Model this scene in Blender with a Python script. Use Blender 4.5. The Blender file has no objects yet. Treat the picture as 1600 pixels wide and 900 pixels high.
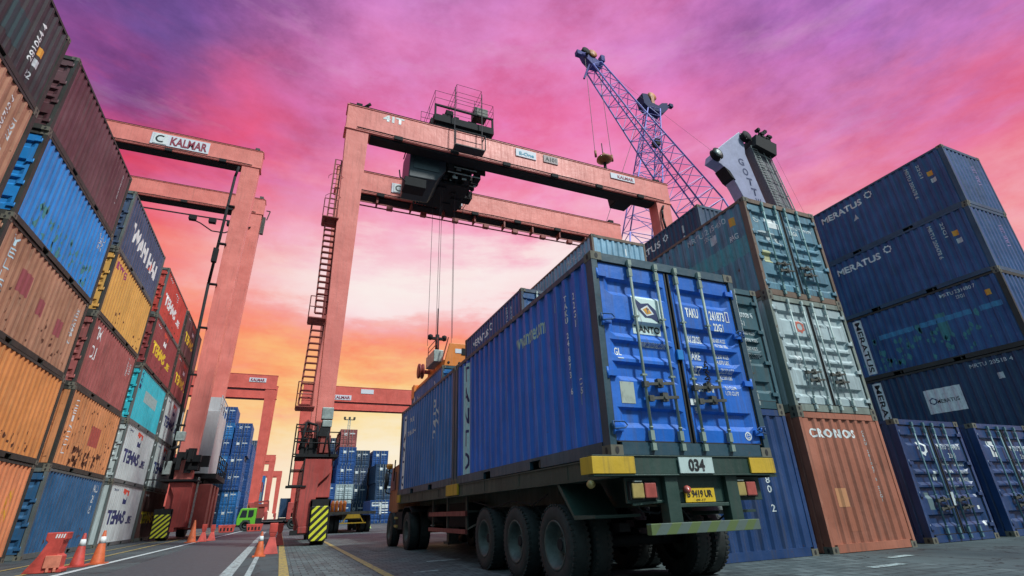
import bpy, bmesh, math, random
from mathutils import Vector, Matrix
R = math.radians
random.seed(7)
scene = bpy.context.scene
COL = scene.collection

# ---------------------------------------------------------------- camera
F_PX = 787.28
pitch, yaw, roll, CAM_H = 0.4160, 0.4116, -0.0329, 0.9077
fwd = Vector((math.sin(yaw)*math.cos(pitch), math.cos(yaw)*math.cos(pitch), math.sin(pitch)))
rgt = Vector((math.cos(yaw), -math.sin(yaw), 0)); upv = rgt.cross(fwd)
r2 = rgt*math.cos(roll)+upv*math.sin(roll); u2 = -rgt*math.sin(roll)+upv*math.cos(roll)
cam = bpy.data.cameras.new('camera'); cam_o = bpy.data.objects.new('camera', cam); COL.objects.link(cam_o)
cam.sensor_width = 36; cam.lens = 36*F_PX/1600; cam.clip_start = 0.05; cam.clip_end = 3000
cam_o.matrix_world = Matrix(((r2.x, u2.x, -fwd.x, 0), (r2.y, u2.y, -fwd.y, 0), (r2.z, u2.z, -fwd.z, CAM_H), (0, 0, 0, 1)))
scene.camera = cam_o

# ---------------------------------------------------------------- dusk sky
def s2l(c):
    return tuple(((v/255)/12.92 if v/255 <= .04045 else ((v/255+.055)/1.055)**2.4) for v in c)
world = bpy.data.worlds.new('World'); scene.world = world; world.use_nodes = True
wn, wl = world.node_tree.nodes, world.node_tree.links
wn.clear()
def N(t, **kw):
    n = wn.new(t)
    for k, v in kw.items(): setattr(n, k, v)
    return n
def WM(op, a, b=None, c=None, clamp=False):
    n = N('ShaderNodeMath', operation=op, use_clamp=clamp)
    for i, v in enumerate((a, b, c)):
        if v is None: continue
        if isinstance(v, (int, float)): n.inputs[i].default_value = v
        else: wl.new(v, n.inputs[i])
    return n.outputs[0]
def wramp(fac, stops, interp='LINEAR'):
    n = N('ShaderNodeValToRGB'); cr = n.color_ramp; cr.interpolation = interp
    while len(cr.elements) > 1: cr.elements.remove(cr.elements[-1])
    for i, (p, c) in enumerate(stops):
        e = cr.elements[0] if i == 0 else cr.elements.new(p)
        e.position = p; e.color = (*s2l(c), 1)
    wl.new(fac, n.inputs[0]); return n.outputs[0]
def wnoise(vec, scale, detail=5, rough=.55):
    n = N('ShaderNodeTexNoise'); n.inputs['Scale'].default_value = scale
    n.inputs['Detail'].default_value = detail; n.inputs['Roughness'].default_value = rough
    wl.new(vec, n.inputs['Vector']); return n.outputs['Fac']
def wmix(f, a, b, t='MIX'):
    n = N('ShaderNodeMix', data_type='RGBA', blend_type=t)
    if isinstance(f, (int, float)): n.inputs[0].default_value = f
    else: wl.new(f, n.inputs[0])
    for i, v in ((6, a), (7, b)):
        if isinstance(v, tuple): n.inputs[i].default_value = (*v, 1)
        else: wl.new(v, n.inputs[i])
    return n.outputs[2]
tc = N('ShaderNodeTexCoord'); nrm = N('ShaderNodeVectorMath', operation='NORMALIZE'); wl.new(tc.outputs['Generated'], nrm.inputs[0])
sep = N('ShaderNodeSeparateXYZ'); wl.new(nrm.outputs[0], sep.inputs[0]); X, Y, Z = sep.outputs
el = WM('MULTIPLY', WM('ARCSINE', Z), 180/math.pi/90)             # 0..1 = 0..90 degrees
az = WM('MULTIPLY', WM('ARCTAN2', X, Y), 180/math.pi)              # degrees, + to the right
def wmap(scale, rot=(0, 0, 0)):
    m = N('ShaderNodeMapping'); m.inputs['Scale'].default_value = scale; m.inputs['Rotation'].default_value = rot
    wl.new(nrm.outputs[0], m.inputs[0]); return m.outputs[0]
n_big = wnoise(wmap((1, 1, 2.6), (0, R(12), 0)), 2.2, 6, .6)
n_str = wnoise(wmap((1, 1, 5.0), (R(4), R(-9), 0)), 3.1, 7, .62)
n_fine = wnoise(wmap((1, 1, 2.2), (0, R(-25), R(20))), 7.5, 7, .65)
disp = WM('ADD', WM('MULTIPLY', WM('SUBTRACT', n_big, .5), .16), WM('ADD', WM('MULTIPLY', WM('SUBTRACT', n_str, .5), .17), WM('MULTIPLY', WM('SUBTRACT', n_fine, .5), .05)))
e2 = WM('ADD', el, disp)
d = lambda x: x/90
SC = [(d(0), (255, 246, 232)), (d(6), (255, 240, 208)), (d(9.5), (255, 230, 172)), (d(12.5), (255, 202, 134)), (d(16.5), (254, 152, 118)), (d(19.5), (250, 158, 158)),
      (d(22), (255, 222, 226)), (d(25.5), (255, 232, 232)), (d(29), (250, 180, 202)), (d(34), (246, 146, 184)), (d(41), (238, 126, 180)), (d(48), (222, 130, 188)), (d(56), (196, 124, 188)), (d(66), (150, 120, 190)), (d(80), (150, 165, 205))]
SL = [(d(0), (255, 226, 180)), (d(8), (255, 196, 125)), (d(14), (255, 168, 105)), (d(21), (252, 138, 112)), (d(26), (243, 100, 108)), (d(30), (236, 88, 116)), (d(34), (196, 86, 140)), (d(38), (142, 80, 146)), (d(43), (112, 80, 146)), (d(50), (124, 84, 158)), (d(66), (140, 110, 180)), (d(80), (150, 165, 205))]
SR = [(d(0), (255, 225, 205)), (d(14), (252, 196, 188)), (d(20), (246, 166, 176)), (d(25), (240, 136, 158)), (d(29), (232, 116, 150)), (d(32), (220, 118, 166)), (d(36), (188, 116, 182)), (d(42), (164, 112, 190)), (d(50), (156, 106, 188)), (d(66), (150, 120, 190)), (d(80), (150, 165, 205))]
cC, cL, cR = wramp(e2, SC), wramp(e2, SL), wramp(e2, SR)
azn = WM('ADD', az, WM('MULTIPLY', WM('SUBTRACT', n_big, .5), 26))
fL = WM('SMOOTH_MIN', 1, WM('SMOOTH_MAX', 0, WM('MULTIPLY', WM('SUBTRACT', 6, azn), 1/24), .15), .15)
fR = WM('SMOOTH_MIN', 1, WM('SMOOTH_MAX', 0, WM('MULTIPLY', WM('SUBTRACT', azn, 40), 1/34), .15), .15)
sky = wmix(fR, wmix(fL, cC, cL), cR)
# a coral streak high on the left
lnz = WM('SUBTRACT', WM('MULTIPLY', el, 90), 32)
stk = WM('MULTIPLY', WM('SMOOTH_MAX', 0, WM('SUBTRACT', 1, WM('DIVIDE', WM('ABSOLUTE', WM('ADD', WM('SUBTRACT', azn, WM('MULTIPLY', lnz, .6)), 14)), 7)), .3), WM('SMOOTH_MAX', 0, WM('SUBTRACT', 1, WM('DIVIDE', WM('ABSOLUTE', WM('SUBTRACT', lnz, 5)), 11)), .3))
sky = wmix(WM('MULTIPLY', stk, .8, None, True), sky, s2l((238, 88, 122)))
# soft cloud bodies: paler and darker wisps
cl = wramp(n_fine, [(.38, (150, 150, 160)), (.52, (188, 188, 188)), (.66, (214, 206, 212))])
n_mot = wnoise(wmap((1, 1, 1.7), (R(30), R(18), 0)), 5.2, 8, .66)
mot = wramp(n_mot, [(.36, (128, 128, 138)), (.5, (186, 186, 188)), (.64, (222, 214, 214))])
sky = wmix(.42, sky, cl, 'OVERLAY'); sky = wmix(.42, sky, mot, 'OVERLAY')
glow = WM('MULTIPLY', WM('SMOOTH_MAX', 0, WM('SUBTRACT', 1, WM('DIVIDE', WM('ABSOLUTE', WM('SUBTRACT', az, 9)), 26)), .3), WM('SMOOTH_MAX', 0, WM('SUBTRACT', 1, WM('DIVIDE', WM('ABSOLUTE', WM('SUBTRACT', el, .265)), .075)), .2))
sky = wmix(WM('MULTIPLY', glow, .75, None, True), sky, s2l((255, 246, 240)))
sky = wmix(WM('MULTIPLY', WM('SUBTRACT', n_str,   .54, None, True), 1.2, None, True), sky, s2l((255, 205, 222)))
# the sky opposite the sunset and overhead is a cool bright blue-white
back = WM('SMOOTH_MIN', 1, WM('SMOOTH_MAX', 0, WM('MULTIPLY', WM('ADD', WM('MULTIPLY', WM('ADD', WM('MULTIPLY', X, .40), WM('MULTIPLY', Y, .917)), -1), .12), 2.2), .1), .1)
top_f = WM('MULTIPLY', WM('SUBTRACT', el, .72, None, True), 5, None, True)
cool = WM('MAXIMUM', back, top_f, None, True)
nish = N('ShaderNodeTexSky', sky_type='NISHITA'); nish.sun_disc = False; nish.sun_elevation = R(38); nish.sun_rotation = R(190)
sky_b = N('ShaderNodeBackground'); wl.new(sky, sky_b.inputs[0]); sky_b.inputs[1].default_value = 0.96
cool_c = wmix(.5, (.62, .78, .92), nish.outputs[0], 'MULTIPLY')
cool_b = N('ShaderNodeBackground'); cool_b.inputs[0].default_value = (.48, .80, .95, 1); wl.new(WM('ADD', .03, WM('MULTIPLY', WM('POWER', WM('MAXIMUM', el, 0), 1.25), 2.3)), cool_b.inputs[1])   # dim behind the yard, bright overhead
mxs = N('ShaderNodeMixShader'); wl.new(cool, mxs.inputs[0]); wl.new(sky_b.outputs[0], mxs.inputs[1]); wl.new(cool_b.outputs[0], mxs.inputs[2])
out = N('ShaderNodeOutputWorld'); wl.new(mxs.outputs[0], out.inputs[0])

sun = bpy.data.lights.new('sun', 'SUN'); sun.energy = 3.7; sun.angle = R(7); sun.color = (.95, 1.0, .96)
sun_o = bpy.data.objects.new('sun', sun); COL.objects.link(sun_o)
sun_o.rotation_euler = Vector((-0.36, 0.52, -0.78)).to_track_quat('-Z', 'Y').to_euler()
vs = scene.view_settings; scene.display_settings.display_device = 'sRGB'
vs.view_transform = 'Standard'; vs.look = 'None'; vs.exposure = 0.0; vs.gamma = 1.0; vs.use_curve_mapping = False

# ---------------------------------------------------------------- materials
MATS = {}
def _mat(name):
    m = bpy.data.materials.new(name); m.use_nodes = True; nt = m.node_tree
    return m, nt, nt.nodes['Principled BSDF']
class NT:
    def __init__(s, nt): s.nt = nt
    def n(s, t, **kw):
        n = s.nt.nodes.new(t)
        for k, v in kw.items(): setattr(n, k, v)
        return n
    def l(s, a, b): s.nt.links.new(a, b)
    def m(s, op, a, b=None, clamp=False):
        n = s.n('ShaderNodeMath', operation=op, use_clamp=clamp)
        for i, v in enumerate((a, b)):
            if v is None: continue
            if isinstance(v, (int, float)): n.inputs[i].default_value = v
            else: s.l(v, n.inputs[i])
        return n.outputs[0]
    def mix(s, f, a, b, t='MIX'):
        n = s.n('ShaderNodeMix', data_type='RGBA', blend_type=t)
        if isinstance(f, (int, float)): n.inputs[0].default_value = f
        else: s.l(f, n.inputs[0])
        for i, v in ((6, a), (7, b)):
            if isinstance(v, tuple): n.inputs[i].default_value = (*v[:3], 1)
            else: s.l(v, n.inputs[i])
        return n.outputs[2]
    def noise(s, vec, scale, detail=4, rough=.6):
        n = s.n('ShaderNodeTexNoise'); n.inputs['Scale'].default_value = scale; n.inputs['Detail'].default_value = detail; n.inputs['Roughness'].default_value = rough
        s.l(vec, n.inputs['Vector']); return n.outputs['Fac']
    def maprange(s, v, a, b, c=0., e=1.):
        n = s.n('ShaderNodeMapRange'); n.inputs[1].default_value = a; n.inputs[2].default_value = b; n.inputs[3].default_value = c; n.inputs[4].default_value = e
        s.l(v, n.inputs[0]); return n.outputs[0]
    def coord(s, scale=(1, 1, 1), rnd=True):
        t = s.n('ShaderNodeTexCoord'); v = t.outputs['Object']
        if rnd:
            oi = s.n('ShaderNodeObjectInfo'); a = s.n('ShaderNodeVectorMath', operation='ADD')
            mm = s.m('MULTIPLY', oi.outputs['Random'], 37.0); cb = s.n('ShaderNodeCombineXYZ')
            for i in range(3): s.l(mm, cb.inputs[i])
            s.l(v, a.inputs[0]); s.l(cb.outputs[0], a.inputs[1]); v = a.outputs[0]
        mp = s.n('ShaderNodeMapping'); mp.inputs['Scale'].default_value = scale; s.l(v, mp.inputs[0]); return mp.outputs[0]
def paint(name, rgb, rough=.48, rust=.35, dirt=.45, fade=.35, metal=0., spots=0., ridge=None):
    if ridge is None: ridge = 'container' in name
    """weathered coated steel: faded patches, run-down dirt streaks, rust specks"""
    if name in MATS: return MATS[name]
    if 'container' in name: dirt *= 1.35; rust *= 1.3
    m, nt, b = _mat(name); g = NT(nt); rgb = tuple(rgb)
    c1 = g.coord(); cs = g.coord((5.0, 5.0, .35))
    big = g.noise(c1, .9, 4, .6)
    pale = tuple(min(1, v*1.35+.035) for v in rgb); dark = tuple(v*.72 for v in rgb)
    col = g.mix(g.maprange(big, .35, .68), dark, pale); col = g.mix(1-fade, col, rgb)
    st = g.noise(cs, 2.0, 5, .7)
    col = g.mix(g.m('MULTIPLY', g.maprange(st, .50, .76), dirt, True), col, (.055, .048, .040))
    col = g.mix(g.m('MULTIPLY', g.maprange(g.noise(cs, 3.3, 4, .6), .60, .80), dirt*.6, True), col, pale)
    ru = g.noise(c1, 5.5, 7, .72)
    rm = g.m('MULTIPLY', g.maprange(ru, .66-.05*spots, .70-.03*spots), min(1., rust*1.6), True)
    ru2 = g.mix(g.noise(c1, 14, 3, .6), (.16, .055, .022), (.045, .022, .014))
    col = g.mix(rm, col, ru2)
    if ridge:      # pale rubbed edge lines: side-corrugation highlights painted into the colour
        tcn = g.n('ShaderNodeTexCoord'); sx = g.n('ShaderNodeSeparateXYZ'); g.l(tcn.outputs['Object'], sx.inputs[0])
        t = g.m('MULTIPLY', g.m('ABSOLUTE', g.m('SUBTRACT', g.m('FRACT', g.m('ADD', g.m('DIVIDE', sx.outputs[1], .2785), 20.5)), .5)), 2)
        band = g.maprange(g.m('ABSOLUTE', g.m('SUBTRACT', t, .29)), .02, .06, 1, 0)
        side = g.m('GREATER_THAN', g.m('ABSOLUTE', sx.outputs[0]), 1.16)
        hl_noise = g.maprange(g.noise(g.coord((1, 1, .55)), 3.2, 6, .75), .44, .60)
        k = g.m('MULTIPLY', g.m('MULTIPLY', band, side), g.m('MULTIPLY', hl_noise, .55), True)
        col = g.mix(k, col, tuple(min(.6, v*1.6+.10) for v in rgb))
    g.l(col, b.inputs['Base Color'])
    g.l(g.maprange(st, .3, .8, rough-.08, min(1, rough+.28)), b.inputs['Roughness'])
    b.inputs['Metallic'].default_value = metal
    bp = g.n('ShaderNodeBump'); bp.inputs['Strength'].default_value = .38; bp.inputs['Distance'].default_value = .035
    g.l(g.m('ADD', g.noise(c1, 2.6, 5, .6), g.m('MULTIPLY', g.noise(c1, 1.1, 2, .5), 1.5)), bp.inputs['Height']); g.l(bp.outputs[0], b.inputs['Normal'])
    MATS[name] = m; return m
def plain(name, rgb, rough=.5, metal=0., var=.25, scale=6., emit=None, bump=0.):
    if name in MATS: return MATS[name]
    m, nt, b = _mat(name); g = NT(nt)
    n = g.noise(g.coord(), scale, 5, .65)
    col = g.mix(g.maprange(n, .3, .7), tuple(v*(1-var) for v in rgb), tuple(min(1, v*(1+var)) for v in rgb))
    g.l(col, b.inputs['Base Color']); b.inputs['Roughness'].default_value = rough; b.inputs['Metallic'].default_value = metal
    if bump:
        bp = g.n('ShaderNodeBump'); bp.inputs['Strength'].default_value = bump; bp.inputs['Distance'].default_value = .01
        g.l(n, bp.inputs['Height']); g.l(bp.outputs[0], b.inputs['Normal'])
    MATS[name] = m; return m
def marking(name, rgb, wear=.5):
    if name in MATS: return MATS[name]
    m, nt, b = _mat(name); g = NT(nt)
    n = g.noise(g.coord((2, 2, 1)), 7, 6, .7)
    col = g.mix(g.m('MULTIPLY', g.maprange(n, .48, .72), wear, True), rgb, tuple(v*.35 for v in rgb))
    g.l(col, b.inputs['Base Color']); b.inputs['Roughness'].default_value = .6
    MATS[name] = m; return m
def stripes(name, a, bcol, period=.26, ang=1.0):
    m, nt, b = _mat(name); g = NT(nt)
    t = g.n('ShaderNodeTexCoord'); s = g.n('ShaderNodeSeparateXYZ'); g.l(t.outputs['Object'], s.inputs[0])
    v = g.m('ADD', g.m('SUBTRACT', s.outputs[2], g.m('MULTIPLY', s.outputs[0], ang)), 20.0)
    f = g.m('GREATER_THAN', g.m('FRACT', g.m('DIVIDE', v, period)), .48)
    n = g.noise(g.coord(), 9, 5, .7)
    col = g.mix(f, a, bcol); col = g.mix(g.m('MULTIPLY', g.maprange(n, .55, .75), .55), col, (.06, .05, .04))
    g.l(col, b.inputs['Base Color']); b.inputs['Roughness'].default_value = .5
    return m
WHITE = marking('white_marking', (.78, .80, .80)); DIMW = marking('worn_white_marking', (.55, .60, .62), .8)
NAVYM = marking('navy_marking', (.015, .03, .12)); YEL = marking('yellow_marking', (.80, .56, .03)); REDM = marking('red_marking', (.62, .07, .04))
ORM = marking('orange_marking', (.75, .35, .04)); BLKM = marking('black_marking', (.015, .015, .018), .2); LBL = marking('pale_blue_panel', (.45, .68, .72), .4)
CYM = marking('grey_patch', (.30, .42, .42)); PINKP = marking('repaint_patch', (.30, .07, .08), .3); BLUP = marking('blue_band', (.03, .16, .36), .6); TEALP = marking('teal_patch', (.05, .22, .24), .5)
RUSTP = marking('rust_patch', (.09, .030, .015), .8)
STEEL = plain('galvanised_steel', (.34, .38, .36), .5, .35, .35); DSTEEL = plain('grimy_steel', (.075, .075, .065), .6, .2, .5)
CAST = paint('casting_steel', (.14, .13, .10), .65, .9, .5); BLACK = plain('black_machinery', (.009, .009, .011), .85, 0, .5)
RUBBER = plain('tyre_rubber', (.020, .026, .026), .78, 0, .35, 9, bump=.3); RIM = plain('wheel_rim_steel', (.060, .080, .076), .6, .2, .5)
GLASS = plain('dark_glass', (.02, .03, .035), .3, 0, .1); SEAL = plain('door_seal_rubber', (.02, .02, .022), .7)
CRANE = paint('crane_coral_paint', (.84, .215, .175), .42, .28, .30, .4); CRANE2 = paint('crane_red_paint', (.70, .115, .085), .45, .12, .25, .35)
CRBASE = paint('crane_base_red_paint', (.42, .060, .050), .45, .3, .6, .5); CRDARK = paint('crane_dark_red', (.28, .045, .035), .5, .3, .6, .4); ROPE = plain('wire_rope', (.04, .035, .04), .6)  # darker red for the sill beams and wheel bogies
CHASSIS = paint('dark_green_chassis', (.016, .046, .036), .5, .3, .5, .4); YELP = paint('yellow_chassis_paint', (.55, .34, .02), .5, .7, .6, .3)
LILAC = paint('lilac_crane_paint', (.22, .22, .62), .45, .05, .2, .3); TOWERW = paint('pale_crane_paint', (.30, .31, .46), .45, .06, .25, .3)
ORANGE = paint('orange_machine_paint', (.78, .22, .035), .4, .15, .25, .3); PLAS = plain('red_plastic', (.52, .065, .050), .55, 0, .40, 3); PLASO = plain('orange_plastic', (.62, .13, .045), .55, 0, .38, 3)
HAZ = stripes('hazard_stripes', (.72, .70, .04), (.02, .02, .02))
LAMPR = plain('red_lamp_lens', (.40, .09, .075), .25); LAMPY = plain('amber_lamp_lens', (.38, .28, .10), .3); HOUSE = paint('pale_grey_cabinet', (.50, .52, .54), .45, .1, .25, .3)

# ---------------------------------------------------------------- mesh helpers
class MB:
    def __init__(s): s.bm = bmesh.new(); s.mi = 0
    def _f(s, vs, smooth=False):
        try: f = s.bm.faces.new(vs)
        except ValueError: return
        f.material_index = s.mi; f.smooth = smooth
    def box(s, x0, x1, y0, y1, z0, z1):
        v = [s.bm.verts.new(p) for p in ((x0, y0, z0), (x1, y0, z0), (x1, y1, z0), (x0, y1, z0), (x0, y0, z1), (x1, y0, z1), (x1, y1, z1), (x0, y1, z1))]
        for q in ((3, 2, 1, 0), (4, 5, 6, 7), (0, 1, 5, 4), (1, 2, 6, 5), (2, 3, 7, 6), (3, 0, 4, 7)): s._f([v[i] for i in q])
        return s
    def hexa(s, lo, hi):
        """two quads (4 points each, same winding) joined"""
        v = [s.bm.verts.new(p) for p in lo]+[s.bm.verts.new(p) for p in hi]
        for q in ((3, 2, 1, 0), (4, 5, 6, 7), (0, 1, 5, 4), (1, 2, 6, 5), (2, 3, 7, 6), (3, 0, 4, 7)): s._f([v[i] for i in q])
        return s
    def tube(s, p, q, r, n=8, r2=None, cap=True):
        p, q = Vector(p), Vector(q); ax = (q-p)
        if ax.length < 1e-6: return s
        ax.normalize(); a = ax.orthogonal().normalized(); b = ax.cross(a); r2 = r if r2 is None else r2
        A = [s.bm.verts.new(p+(a*math.cos(2*math.pi*i/n)+b*math.sin(2*math.pi*i/n))*r) for i in range(n)]
        B = [s.bm.verts.new(q+(a*math.cos(2*math.pi*i/n)+b*math.sin(2*math.pi*i/n))*r2) for i in range(n)]
        for i in range(n): s._f([A[i], A[(i+1) % n], B[(i+1) % n], B[i]], n > 6)
        if cap: s._f(A[::-1]); s._f(B)
        return s
    def path(s, pts, r, n=6):
        for a, b in zip(pts, pts[1:]): s.tube(a, b, r, n)
        return s
    def beam(s, p, q, w, h=None):
        h = h or w; p, q = Vector(p), Vector(q); ax = (q-p).normalized()
        a = ax.cross(Vector((0, 0, 1)))
        a = Vector((1, 0, 0)) if a.length < 1e-3 else a.normalized(); b = a.cross(ax)
        f = lambda c: [c+a*w/2+b*h/2, c-a*w/2+b*h/2, c-a*w/2-b*h/2, c+a*w/2-b*h/2]
        return s.hexa(f(p), f(q))
    def lathe(s, prof, axis='z', c=(0, 0, 0), n=24, smooth=True, cap=True):
        c = Vector(c); rings = []
        for r, h in prof:
            ring = []
            for i in range(n):
                a = 2*math.pi*i/n; x, y = r*math.cos(a), r*math.sin(a)
                ring.append(s.bm.verts.new(c+(Vector((x, y, h)) if axis == 'z' else Vector((h, x, y)) if axis == 'x' else Vector((x, h, y)))))
            rings.append(ring)
        for A, B in zip(rings, rings[1:]):
            for i in range(n): s._f([A[i], A[(i+1) % n], B[(i+1) % n], B[i]], smooth)
        if cap: s._f(rings[0][::-1]); s._f(rings[-1])
        return s
    def prism(s, pts, a, b, axis='y'):
        f = (lambda p, t: (p[0], t, p[1])) if axis == 'y' else (lambda p, t: (t, p[0], p[1])) if axis == 'x' else (lambda p, t: (p[0], p[1], t))
        A = [s.bm.verts.new(f(p, a)) for p in pts]; B = [s.bm.verts.new(f(p, b)) for p in pts]; n = len(pts)
        for i in range(n): s._f([A[i], A[(i+1) % n], B[(i+1) % n], B[i]])
        s._f(A[::-1]); s._f(B); return s
    def mesh(s, name, mats):
        bmesh.ops.recalc_face_normals(s.bm, faces=s.bm.faces[:])
        me = bpy.data.meshes.new(name); s.bm.to_mesh(me); s.bm.free()
        for m in (mats if isinstance(mats, (list, tuple)) else [mats]): me.materials.append(m)
        return me
    def build(s, name, mats, parent=None, bevel=0., loc=None):
        o = bpy.data.objects.new(name, s.mesh(name, mats)); COL.objects.link(o)
        if parent: o.parent = parent
        if loc: o.location = loc
        if bevel:
            md = o.modifiers.new('bevel', 'BEVEL'); md.width = bevel; md.segments = 2; md.limit_method = 'ANGLE'
        return o
def tag(o, label=None, cat=None, group=None, kind=None):
    if label: o['label'] = label
    if cat: o['category'] = cat
    if group: o['group'] = group
    if kind: o['kind'] = kind
    return o
def empty(name, loc, label, cat, group=None, rz=0):
    o = bpy.data.objects.new(name, None); COL.objects.link(o); o.location = loc; o.rotation_euler = (0, 0, rz); o.empty_display_size = .3
    return tag(o, label, cat, group)
def inst(name, me, parent, mat=None, loc=None, rz=0):
    o = bpy.data.objects.new(name, me); COL.objects.link(o); o.parent = parent
    if loc: o.location = loc
    if rz: o.rotation_euler = (0, 0, rz)
    if mat: o.material_slots[0].link = 'OBJECT'; o.material_slots[0].material = mat
    return o
def sheet(name, pts, z, mat, label=None, kind='structure'):
    m = MB(); v = [m.bm.verts.new((p[0], p[1], z)) for p in pts]; m._f(v)
    o = m.build(name, mat); o['kind'] = kind
    if o.data.polygons[0].normal.z < 0: o.data.flip_normals()
    return o

# ---------------------------------------------------------------- ground
def ground_mat():
    m, nt, b = _mat('wet_asphalt'); g = NT(nt)
    c = g.coord((1, 1, 1), False)
    n1 = g.noise(c, .25, 6, .6); n2 = g.noise(c, 30, 4, .7); n3 = g.noise(c, 1.4, 6, .65)
    col = g.mix(g.maprange(n1, .35, .65), (.050, .068, .073), (.10, .13, .135))
    col = g.mix(g.m('MULTIPLY', g.maprange(n3, .52, .7), .6), col, (.036, .040, .042))
    col = g.mix(.28, col, g.mix(n2, (.02, .02, .02), (.30, .30, .30)), 'OVERLAY')
    tm = g.noise(g.coord((2.2, .12, 1), False), 1.6, 5, .65); col = g.mix(g.m('MULTIPLY', g.maprange(tm, .53, .68), .55), col, (.022, .025, .026))
    st2 = g.noise(c, .8, 3, .5); col = g.mix(g.m('MULTIPLY', g.maprange(st2, .62, .68), .6), col, (.016, .018, .020))
    vo = g.n('ShaderNodeTexVoronoi', feature='DISTANCE_TO_EDGE'); vo.inputs['Scale'].default_value = .55
    mp = g.n('ShaderNodeVectorMath', operation='ADD'); nn = g.n('ShaderNodeTexNoise'); nn.inputs['Scale'].default_value = 2.2; g.l(c, nn.inputs['Vector'])
    g.l(c, mp.inputs[0]); g.l(nn.outputs['Color'], mp.inputs[1]); g.l(mp.outputs[0], vo.inputs['Vector'])
    crack = g.m('MULTIPLY', g.m('LESS_THAN', vo.outputs['Distance'], .012), g.m('GREATER_THAN', n3, .46))
    col = g.mix(g.m('MULTIPLY', crack, .8), col, (.018, .018, .02))
    g.l(col, b.inputs['Base Color']); g.l(g.maprange(n1, .35, .7, .62, .9), b.inputs['Roughness']); b.inputs['Specular IOR Level'].default_value = .3
    bp = g.n('ShaderNodeBump'); bp.inputs['Strength'].default_value = .35; bp.inputs['Distance'].default_value = .012
    g.l(g.m('SUBTRACT', n2, g.m('MULTIPLY', crack, 2)), bp.inputs['Height']); g.l(bp.outputs[0], b.inputs['Normal'])
    return m
def paver_mat():
    m, nt, b = _mat('block_paving'); g = NT(nt); c = g.coord((1, 1, 1), False)
    br = g.n('ShaderNodeTexBrick'); g.l(c, br.inputs['Vector']); br.inputs['Scale'].default_value = 1
    br.inputs['Brick Width'].default_value = .24; br.inputs['Row Height'].default_value = .24; br.inputs['Mortar Size'].default_value = .010
    br.inputs['Color1'].default_value = (.175, .215, .22, 1); br.inputs['Color2'].default_value = (.095, .125, .13, 1); br.inputs['Mortar'].default_value = (.03, .032, .032, 1)
    n1 = g.noise(c, .35, 6, .65); n2 = g.noise(c, 22, 4, .7)
    col = g.mix(.75, br.outputs[0], g.mix(g.maprange(n1, .3, .7), (.42, .45, .45), (1., 1., 1.)), 'MULTIPLY')
    col = g.mix(.25, col, g.mix(n2, (.02, .02, .02), (.4, .4, .4)), 'OVERLAY')
    tm = g.noise(g.coord((2.0, .10, 1), False), 1.4, 5, .65); col = g.mix(g.m('MULTIPLY', g.maprange(tm, .54, .70), .6), col, (.028, .032, .034))
    st2 = g.noise(c, .9, 4, .55); col = g.mix(g.m('MULTIPLY', g.maprange(st2, .60, .66), .6), col, (.022, .026, .028))
    g.l(col, b.inputs['Base Color']); g.l(g.maprange(n1, .35, .7, .6, .88), b.inputs['Roughness']); b.inputs['Specular IOR Level'].default_value = .3
    bp = g.n('ShaderNodeBump'); bp.inputs['Strength'].default_value = .5; bp.inputs['Distance'].default_value = .01
    g.l(g.m('ADD', g.m('MULTIPLY', br.outputs['Fac'], -1), g.m('MULTIPLY', n2, .4)), bp.inputs['Height']); g.l(bp.outputs[0], b.inputs['Normal'])
    return m
GM, PM = ground_mat(), paver_mat()
sheet('ground', [(-1200, -1200), (1200, -1200), (1200, 1200), (-1200, 1200)], 0, GM)
sheet('block_paving', [(.30, -20), (9.0, -20), (9.0, 140), (.30, 140)], .004, PM)
sheet('traffic_lane', [(-3.1, -20), (-.75, -20), (-.95, 140), (-2.6, 140)], .004, plain('dark_lane_asphalt', (.045, .060, .066), .6, 0, .4, 12, bump=.3))
def worn(name, rgb, cut=.56):
    """road paint worn through to the asphalt"""
    m, nt, b = _mat(name); g = NT(nt); n = g.noise(g.coord((1, 1, 1), False), 9, 6, .75)
    g.l(g.mix(g.maprange(n, cut, cut+.08), rgb, (.09, .10, .10)), b.inputs['Base Color']); b.inputs['Roughness'].default_value = .6
    return m
WL, YL, PL = worn('worn_white_road_paint', (.50, .56, .56), .56), worn('worn_yellow_road_paint', (.36, .27, .07), .50), worn('faint_white_road_paint', (.34, .42, .42), .5)
def strip(x0, y0, x1, y1, w, m, name='road_marking', z=.009):
    dx, dy = x1-x0, y1-y0; L = math.hypot(dx, dy); nx, ny = -dy/L*w/2, dx/L*w/2
    sheet(name, [(x0-nx, y0-ny), (x1-nx, y1-ny), (x1+nx, y1+ny), (x0+nx, y0+ny)], z, m)
strip(-4.1, 8, -2.55, 60, .16, WL); strip(-4.66, 10, -5.05, 60, .13, YL); strip(-5.6, 10, -5.9, 60, .10, YL)
strip(-.72, 6, -.86, 46, .22, PL); strip(-.36, 6, -.42, 24, .10, PL); strip(.20, 4, .24, 60, .17, YL); strip(1.75, 6, 1.85, 60, .14, YL)
for x, y, l in ((2.9, 11.5, 1.5), (3.4, 21.5, 1.8), (2.2, 9.6, .9), (7.9, 5.6, 1.6), (9.4, 6.3, 1.3)): strip(x, y, x+l*.5, y+.05, .16 if l > 1 else .1, PL)

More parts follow.
